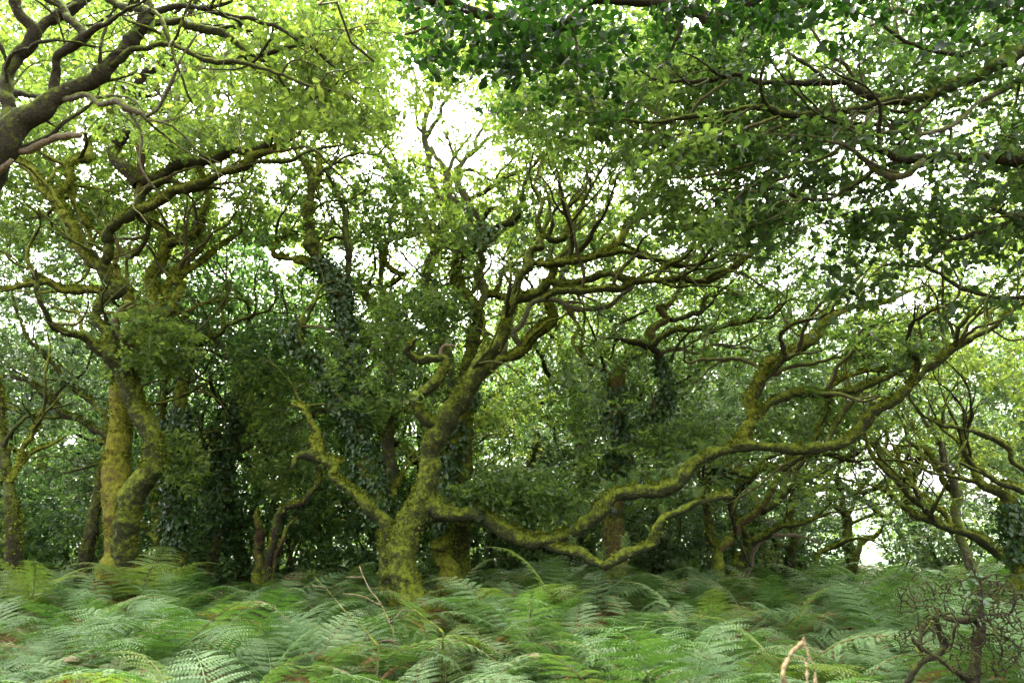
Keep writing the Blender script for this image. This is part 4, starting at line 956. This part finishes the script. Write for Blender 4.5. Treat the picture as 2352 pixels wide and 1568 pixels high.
# ------------------------------------------------------------------ bracken
def frond_mesh(name, L, pairs, detail, mat, seed, curl=.5):
    """one arching frond along +X: rachis, opposite pinnae, each pinna set with pinnules"""
    rs = np.random.default_rng(seed); lv = Leaves()
    t = np.linspace(.04, .985, pairs)
    def rach(u):
        return np.stack([L * (u - .10 * curl * u * u), .04 * L * np.sin(u * 2.4 + seed), L * (.30 * np.sin(u * 2.2) - .42 * curl * u * u)], -1)
    tb = Tubes(); uu = np.linspace(0, 1, 14); tb.add(rach(uu), np.linspace(.0055, .0015, 14), 4, tone=.93, cap=False)
    for u in t:
        p = rach(np.array([u]))[0]; q = rach(np.array([u + .01]))[0]; X = nrm(q - p); up = nrm(np.cross(np.cross(X, [0, 0, 1.]), X)); Yv = np.cross(up, X)
        prof = L * .37 * (1 - u) ** .9 * min(1, .62 + u * 3.2)
        for sg in (-1, 1):
            l = prof * rs.uniform(.88, 1.08) + .012
            pd = nrm(Yv * sg * 1.0 + X * (.34 + .35 * u) + up * (rs.uniform(-.05, .12)))
            m = max(4, int(l / (.017 if detail else .04)))
            v = np.linspace(.05, 1, m)
            C = p + pd * (l * v)[:, None] + np.array([0, 0, -1]) * (l * .22 * v ** 2)[:, None] - X * (l * .05 * v ** 2)[:, None]
            pn = nrm(up + rs.normal(size=3) * .10); side = np.cross(pn, pd)
            wl = min(l * .17, .031) * (1 - v) ** .5 * np.minimum(1, .55 + v * 4) + .004
            tone = np.clip(rs.normal(.55, .12) + rs.normal(size=m) * .07, 0, .94)
            for s2 in (-1, 1):
                Xl = nrm(side * s2 + pd * .30 + pn * -.12)
                lv.add(C, Xl, np.repeat(pn[None], m, 0) + rs.normal(size=(m, 3)) * .12, wl, [(0, 0), (.45, .34 if detail else .6), (1, 0)] if not detail else [(0, .0), (.18, .30), (.65, .24), (1, 0)], tone, fold=.1, droop=.15)
    # join rachis and leaflets in one mesh
    V1 = np.vstack([p[0] for p in lv.parts]); l1 = np.concatenate([p[1] for p in lv.parts]); tot1 = np.concatenate([np.full(p[3], p[2]) for p in lv.parts]); tn1 = np.concatenate([p[4] for p in lv.parts])
    V2 = np.vstack(tb.V); F2 = np.vstack(tb.F)
    V = np.vstack([V1, V2]); loops = np.concatenate([l1, (F2 + len(V1)).ravel()]); tot = np.concatenate([tot1, np.full(len(F2), 4)]); tn = np.concatenate([tn1, np.full(len(F2), .93)])
    st = np.concatenate([[0], np.cumsum(tot)[:-1]])
    return np_mesh(name, V, loops, st, tot, mat, tn), (V, loops, tot, tn)

FR = {}
for key, mk in (('fern', 'fern'), ('yellow', 'fern_y'), ('brown', 'fern_b')):
    FR[key] = [frond_mesh('frond', .86 + .15 * (k % 3), 16, True, M[mk], 40 + k, curl=.20 + .16 * (k % 4))[0] for k in range(6 if key == 'fern' else 2)]
def stem_mesh(h, seed):
    rs = np.random.default_rng(seed); tb = Tubes(); u = np.linspace(0, 1, 7)[:, None]
    tb.add(np.array([0, 0, -.05]) + np.array([0, 0, h + .05]) * u + np.array([.05, .03, 0]) * np.sin(u * 2.2) * rs.choice([-1, 1]), np.linspace(.009, .005, 7), 5, tone=.9, cap=False)
    return tb.mesh('stem', M['fern_y'])
STEM = [stem_mesh(.55, 1), stem_mesh(.7, 2), stem_mesh(.45, 3)]; SH = [.55, .7, .45]

def frond_turn(pick, a, r):
    """most blades lean out of the wood toward the light at the viewer's side and droop; the rest stand any way"""
    if pick < .5: return (r.uniform(-.35, .35), r.uniform(-.25, .22), -math.pi / 2 + r.uniform(-1.5, 1.5))
    return (r.uniform(-.3, .3), r.uniform(-.55, .10), a + r.uniform(-.35, .35))
def fern(x, y, scale, label, group, kind, seed, nf=None):
    rs = random.Random(seed); gz = float(ground_z(x, y)); rt = thing('bracken_fern', label, 'fern', (x, y, gz), group)
    k = rs.randrange(3); st = link('stem', STEM[k], rt); st.scale = (scale, scale, scale * (.80 + .6 * noise.noise(Vector((x * .8, y * .8, 3)))))
    nf = nf or rs.choice([3, 4, 4, 5]); a0 = rs.uniform(0, 6.283)
    hz_ = .80 + .6 * noise.noise(Vector((x * .8, y * .8, 3)))
    for i in range(nf):
        f = link('frond', rs.choice(FR[kind]), rt)
        f.location = (0, 0, SH[k] * scale * (1.0 - .13 * (i % 3)) * hz_); f.scale = (scale * rs.uniform(.85, 1.15),) * 3
        f.rotation_euler = frond_turn(rs.random() if kind != 'yellow' or scale < 1.25 else 1.0, a0 + i * 6.283 / nf, rs)
    return rt

def fern_label(x, y, kind, sc):
    px, _ = to_px(np.array([x, y, .7])); px = float(px)
    if y < 5.6: place = ['at the very front in the left corner', 'at the very front, left of the picture middle', 'at the very front, below the great oak', 'at the very front, left of the peeled stick', 'at the very front, behind the peeled stick', 'at the very front, beside the tangled bush'][min(5, int(max(px, 0) // 392))]
    elif y < 7.6: place = ['in the second rows by the left edge', 'in the second rows, left of the fallen branches', 'in the second rows, by the fallen branches', 'in the second rows, right of the great oak foot', 'in the second rows, in the open bed', 'in the second rows, behind the tangled bush'][min(5, int(max(px, 0) // 392))]
    elif y < 9.2: place = ['in the middle rows near the left edge', 'in the middle rows, right of the double trunked oak', 'in the middle rows, just before the great oak', 'in the middle rows, below the long low limb', 'in the middle rows, below the forked trees', 'in the middle rows, below the ivy wrapped oak'][min(5, int(max(px, 0) // 392))]
    else: place = ['before the double trunked oak', 'between the double trunked oak and the great oak', 'about the foot of the great oak', 'under the sag of the low limb', 'beside the red brown trunk', 'toward the bright opening'][min(5, int(max(px, 0) // 392))]
    look = {'fern': ('large', 'green') if sc > 1.02 else (('mid sized', 'green') if sc > .84 else ('small', 'green')), 'yellow': ('', 'yellow green'), 'brown': ('', 'browning')}[kind]
    lab = ' '.join((' '.join(look) + ' bracken fern ' + place).split())
    return lab, lab
cand = []
rs = np.random.default_rng(77)
yy = 3.7
while yy < 12.5:
    stp = .50 + .028 * (yy - 3.7); half = yy * .78 + .5
    for xx in np.arange(-half, half, stp):
        cand.append((xx + rs.uniform(-.2, .2), yy + rs.uniform(-.18, .18)))
    yy += stp * .92
def bare(x, y):                              # thin patch of dry litter near the right front, and the boles themselves
    return ((x - 2.5) / .6) ** 2 + ((y - 5.0) / .7) ** 2 < 1 or (x + 1.55) ** 2 + (y - 11.2) ** 2 < .35 or ((x - 1.55) / .5) ** 2 + ((y - 6.2) / .4) ** 2 < 1
cand = [c for c in cand if not bare(*c)]
cand.sort(key=lambda c: c[1]); near = cand[:290]; rest = cand[290:]
for i, (x, y) in enumerate(near):
    r = rs.random(); kind = 'brown' if r < .05 and y > 5.0 else ('yellow' if r < .11 else 'fern'); sc = rs.uniform(.66, 1.2)
    if kind == 'brown': sc *= .75
    if -1.95 < x < -.75 and 8.3 < y < 11.2: sc *= .62
    lab, grp = fern_label(x, y, kind, sc)
    fern(x, y, sc, lab, grp, kind, i)
# single ferns one can point to
fern(-5.9, 11.6, 1.5, 'tall upright yellow green fern standing against the double trunked oak', None, 'yellow', 901, 5)
fern(-7.3, 11.0, 1.3, 'tall feathery fern just left of the double trunked oak', None, 'yellow', 902, 5)
fern(-1.7, 4.4, 1.0, 'dark green upright fern low at the picture bottom, left of centre', None, 'yellow', 903, 5)
fern(-8.0, 9.6, 1.35, 'single high frond fern at the left edge of the bed', None, 'fern', 904, 4)

# the rest of the bed, past counting: lighter fronds joined in one mesh
pts = [(x, y) for x, y in rest]
yy = 12.3
while yy < 24:
    stp = .58 + .05 * (yy - 12); half = yy * .82 + 1
    for xx in np.arange(-half, half, stp): pts.append((xx + rs.uniform(-.25, .25), yy + rs.uniform(-.25, .25)))
    yy += stp
for _ in range(420):                         # low shoots under the near plants
    y = rs.uniform(3.4, 12); pts.append((rs.uniform(-.8, .8) * y, y, .55))
pts = [p for p in pts if not bare(p[0], p[1]) or rs.random() < .15]
FP = []; FRo = []; FS = []
for p in pts:
    x, y = p[:2]; low = len(p) > 2; gz = float(ground_z(x, y)); a0 = rs.uniform(0, 6.283)
    for i in range(3):
        FP.append((x, y, gz + (rs.uniform(.22, .34) if low else rs.uniform(.5, .75) * (.80 + .6 * noise.noise(Vector((x * .8, y * .8, 3))))))); FRo.append(frond_turn(rs.random(), a0 + i * 2.09, rs))
        FS.append(rs.uniform(.8, 1.15) * (.7 if low else 1))
o = scatter('fern_undergrowth', 'bracken', FR['fern'], np.array(FP), np.array(FRo), np.array(FS), RNG.normal(0, .12, len(FP)))
o['label'] = 'bed of bracken running back under the trees, too dense to count'; o['category'] = 'undergrowth'

FP = []; FRo = []; FS = []
for _ in range(260):
    y = rs.uniform(4.2, 13); x = rs.uniform(-.75, .75) * y; a0 = rs.uniform(0, 6.283)
    for i in range(2): FP.append((x + rs.uniform(-.1, .1), y, float(ground_z(x, y)) + rs.uniform(.12, .5))); FRo.append((rs.uniform(-.5, .5), rs.uniform(-.3, .7), a0 + i * 2.6)); FS.append(rs.uniform(.4, .75))
o = scatter('dead_bracken', 'dead_bracken', FR['brown'], np.array(FP), np.array(FRo), np.array(FS), RNG.normal(0, .2, len(FP)))
o['label'] = 'brown dead bracken blades lying under and between the green ferns'; o['category'] = 'dead bracken'
# dry stalks and litter on the bare patches
tb = Tubes()
for _ in range(900):
    if rs.random() < .55: x, y = 2.5 + rs.normal() * .6, 5.0 + rs.normal() * .6
    else: y = rs.uniform(4, 11); x = rs.uniform(-.7, .7) * y
    gz = float(ground_z(x, y)); a = rs.uniform(0, 6.283); l = rs.uniform(.12, .5); e = rs.uniform(-.05, .35)
    p = np.array([x, y, gz + .02]); q = p + l * np.array([math.cos(a), math.sin(a), e]); tb.add([p, (p + q) / 2 + rs.normal(size=3) * .02, q], [.004, .0035, .002], 3, cap=False)
o = link('dry_stalks', tb.mesh('dry_stalks', M['stick'])); o['kind'] = 'stuff'; o['label'] = 'dry broken fern stalks lying on the litter'; o['category'] = 'dead stalks'

# ------------------------------------------------------------------ small ferns growing on the mossy limbs
POLY = [frond_mesh('frond', .26, 13, False, M['fern_y' if k else 'fern'], 70 + k, curl=.5)[0] for k in range(2)]
main = TREES[0]['tubes']
def perch(ib, fr, label, sc=1.0):
    P, R, mk, kind = main[ib]; k = int(fr * (len(P) - 1)); p = P[k] + np.array([0, 0, R[k] * .9])
    rt = thing('polypody_fern', label, 'fern', tuple(p), 'small ferns perched on the low limbs')
    a0 = random.uniform(0, 6.28)
    for i in range(5):
        f = link('frond', POLY[i % 2], rt); f.scale = (sc * random.uniform(.8, 1.25),) * 3; f.rotation_euler = (random.uniform(-.3, .3), random.uniform(-1.1, -.4), a0 + i * 1.26)
for j, f in enumerate([.20, .235, .262, .29, .31, .335, .352, .385, .41, .44, .47, .50]):
    perch(15, f, ['small fern perched on the long low limb before it bends up', 'small fern perched on the long low limb past its bend'][f > .37])
for j, f in enumerate([.06, .16, .30, .44, .56, .70, .86]):
    perch(16, f, ['small fern on the mossy drooping arm, on its sagging first half', 'small fern on the mossy drooping arm, toward its raised tip'][f > .5], .9)

# ------------------------------------------------------------------ bare tangled bush, lower right
def rooted(name, label, cat, Y, rows, extra=None, mk='dark', group=None):
    first = parse(rows[0][1]); p0 = at(first[0, 0], first[0, 1], Y); gz = float(ground_z(p0[0], p0[1])); rt = thing(name, label, cat, (float(p0[0]), float(p0[1]), gz), group)
    nodes = []
    for bi, (kind, s, dd, m) in enumerate(rows):
        c = parse(s); px = catmull(c, lambda i: max(3, int(np.hypot(*(c[i + 1, :2] - c[i, :2])) / 4)))
        u = np.linspace(0, 1, len(px)); Yd = Y + dd * u + (.06 * np.sin(u * 7 + bi) if bi else 0)
        P = at(px[:, 0], px[:, 1], Yd); R = np.maximum(px[:, 2], .8) * ((P - CAM) @ FWD) / FPX
        if bi == 0 and P[0][2] > gz:
            P = np.vstack([np.linspace([P[0][0], P[0][1], gz - .08], P[0], 6, endpoint=False), P]); R = np.concatenate([np.full(6, R[0] * 1.15), R])
        tb = Tubes(); tb.add(P, R, 9, bump=.28, freq=10, seed=bi)
        link(kind, tb.mesh(kind, M[m], rt.location), rt); nodes.append(P)
    return rt, nodes
rt, nodes = rooted('tangled_bush', 'bare tangled dead bush with crooked mossy stems in the lower right corner', 'bush', 4.6, [
 ('trunk', '2234,1600,15.6 2240,1516,12.5 2244,1477,10.9 2250,1438,10.1 2250,1409,10.1 2250,1380,7.0 2252,1341,4.7 2244,1327,3.1 2234,1302,3.1 2224,1279,2.3', 0, 'black'),
 ('branch', '2244,1424,6.2 2234,1422,7.0 2205,1424,7.8 2176,1419,6.2 2168,1414,3.9', -.1, 'black'),
 ('branch', '2236,1570,7.0 2210,1552,6.2 2185,1535,5.5 2156,1512,6.2 2127,1493,5.5 2104,1477,4.7 2096,1462,3.1', -.2, 'black'),
 ('branch', '2078,1580,7.8 2104,1531,7.0 2127,1514,6.2 2156,1500,7.0 2170,1481,8.6 2160,1457,7.0 2152,1432,4.7 2150,1420,2.3', .1, 'black'),
 ('branch', '2118,1505,4.7 2112,1480,4.7 2115,1461,4.7 2121,1434,5.5 2139,1422,3.9 2158,1413,3.1 2185,1407,2.3 2240,1412,2.3', 0, 'black'),
 ('branch', '2121,1508,4.7 2108,1487,4.7 2117,1463,2.3 2140,1426,1.6', -.1, 'moss'),
 ('branch', '2256,1409,3.1 2290,1410,2.7 2318,1409,2.3 2333,1376,2.0 2331,1347,1.6 2315,1330,1.2', .1, 'black'),
 ('branch', '2256,1425,3.9 2273,1428,3.9 2288,1454,3.9 2302,1496,3.1 2290,1525,2.3', -.1, 'black'),
 ('branch', '2252,1456,3.1 2275,1456,2.7 2310,1462,2.3 2350,1495,1.6', .2, 'black'),
 ('branch', '2200,1426,3.1 2192,1445,3.1 2185,1480,2.3 2170,1500,1.6', 0, 'black'),
 ('branch', '2254,1330,3.1 2280,1318,3.1 2310,1322,2.3 2325,1318,1.6', .1, 'black')])
root_nodes = np.vstack([n[::3] for n in nodes])
tg = []
for cx, cy, rx, ry, n in ((2210, 1400, 120, 95, 260), (2290, 1410, 85, 80, 190), (2130, 1350, 90, 40, 26), (2110, 1450, 60, 70, 50), (2230, 1520, 60, 50, 80), (2300, 1500, 70, 60, 80)):
    tg.append(ell(cx, cy, rx, ry, 4.2, 5.0, n))
paths, E, D = grow_to(root_nodes, np.vstack(tg), maxlen=1.2, jag=.30)
tb = Tubes()
for Q, L in paths: tb.add(catmull(Q, lambda i: 3), np.linspace(.005 + .004 * L, .0018, (len(Q) - 1) * 3 + 1), 4, cap=False)
o = link('twigs', tb.mesh('twigs', M['black'], rt.location), rt); o['kind'] = 'stuff'
lv = Leaves(); pp = ell(2235, 1375, 26, 70, 4.45, 4.75, 60); lv.add(pp, rand_unit(60), rand_unit(60) + np.array([0, -.6, .6]), RNG.uniform(.035, .06, 60), OVATE, RNG.random(60))
o = link('ivy', lv.mesh('ivy', M['ivy'], rt.location), rt); o['kind'] = 'stuff'

# ------------------------------------------------------------------ peeled sticks and fallen branches
rooted('peeled_stick', 'thin pale forked stick rising close to the lens at the bottom right of centre', 'stick', 1.55, [
 ('shaft', '1878,1650,3.4 1873,1568,3.2 1871,1530,3 1861,1516,3.4 1855,1495,2.5 1849,1478,2.4 1846,1464,2.8', .1, 'stick'),
 ('shoot', '1798,1650,3 1801,1568,2.8 1798,1545,2.6 1805,1522,2.6 1821,1495,2.4 1838,1480,2.4 1845,1474,2.2', .1, 'stick'),
 ('shoot', '1862,1640,2.4 1854,1568,2 1852,1505,1.6', .2, 'stick')])
rooted('fallen_branch', 'thin dry forked branch slanted on the ferns, left of the great oak trunk', 'branch', 7.2, [
 ('stick', '905,1460,2.2 901,1442,2.2 891,1422,2 874,1385,1.8 851,1355,1.6 834,1322,1.3 826,1300,1', .6, 'dead'),
 ('twig', '876,1388,2 862,1384,2 830,1368,1.5 788,1363,1', .1, 'dead'), ('twig', '834,1325,1.5 805,1325,1.5 784,1323,1', .1, 'dead'), ('twig', '895,1432,2 915,1410,1.5 925,1400,1 958,1402,1', .1, 'dead')])
rooted('fallen_branch', 'long dry lichened branch slanting down right through the ferns', 'branch', 6.4, [
 ('stick', '870,1482,2.4 861,1475,2.4 834,1442,2.2 804,1415,2 783,1392,1.8 767,1372,1.6 743,1345,1.3 723,1325,1', .5, 'grey'),
 ('twig', '861,1475,2 890,1470,2 920,1480,1.5', .1, 'dead'), ('twig', '750,1350,1.5 725,1345,1.5 700,1348,1', .1, 'dead')])
rooted('fallen_branch', 'short mossy twig lying in the ferns right of the great oak foot', 'branch', 7.0, [
 ('stick', '1018,1452,2.5 1000,1436,2.5 984,1425,2.5 965,1410,2 951,1398,1.5', .4, 'moss')])
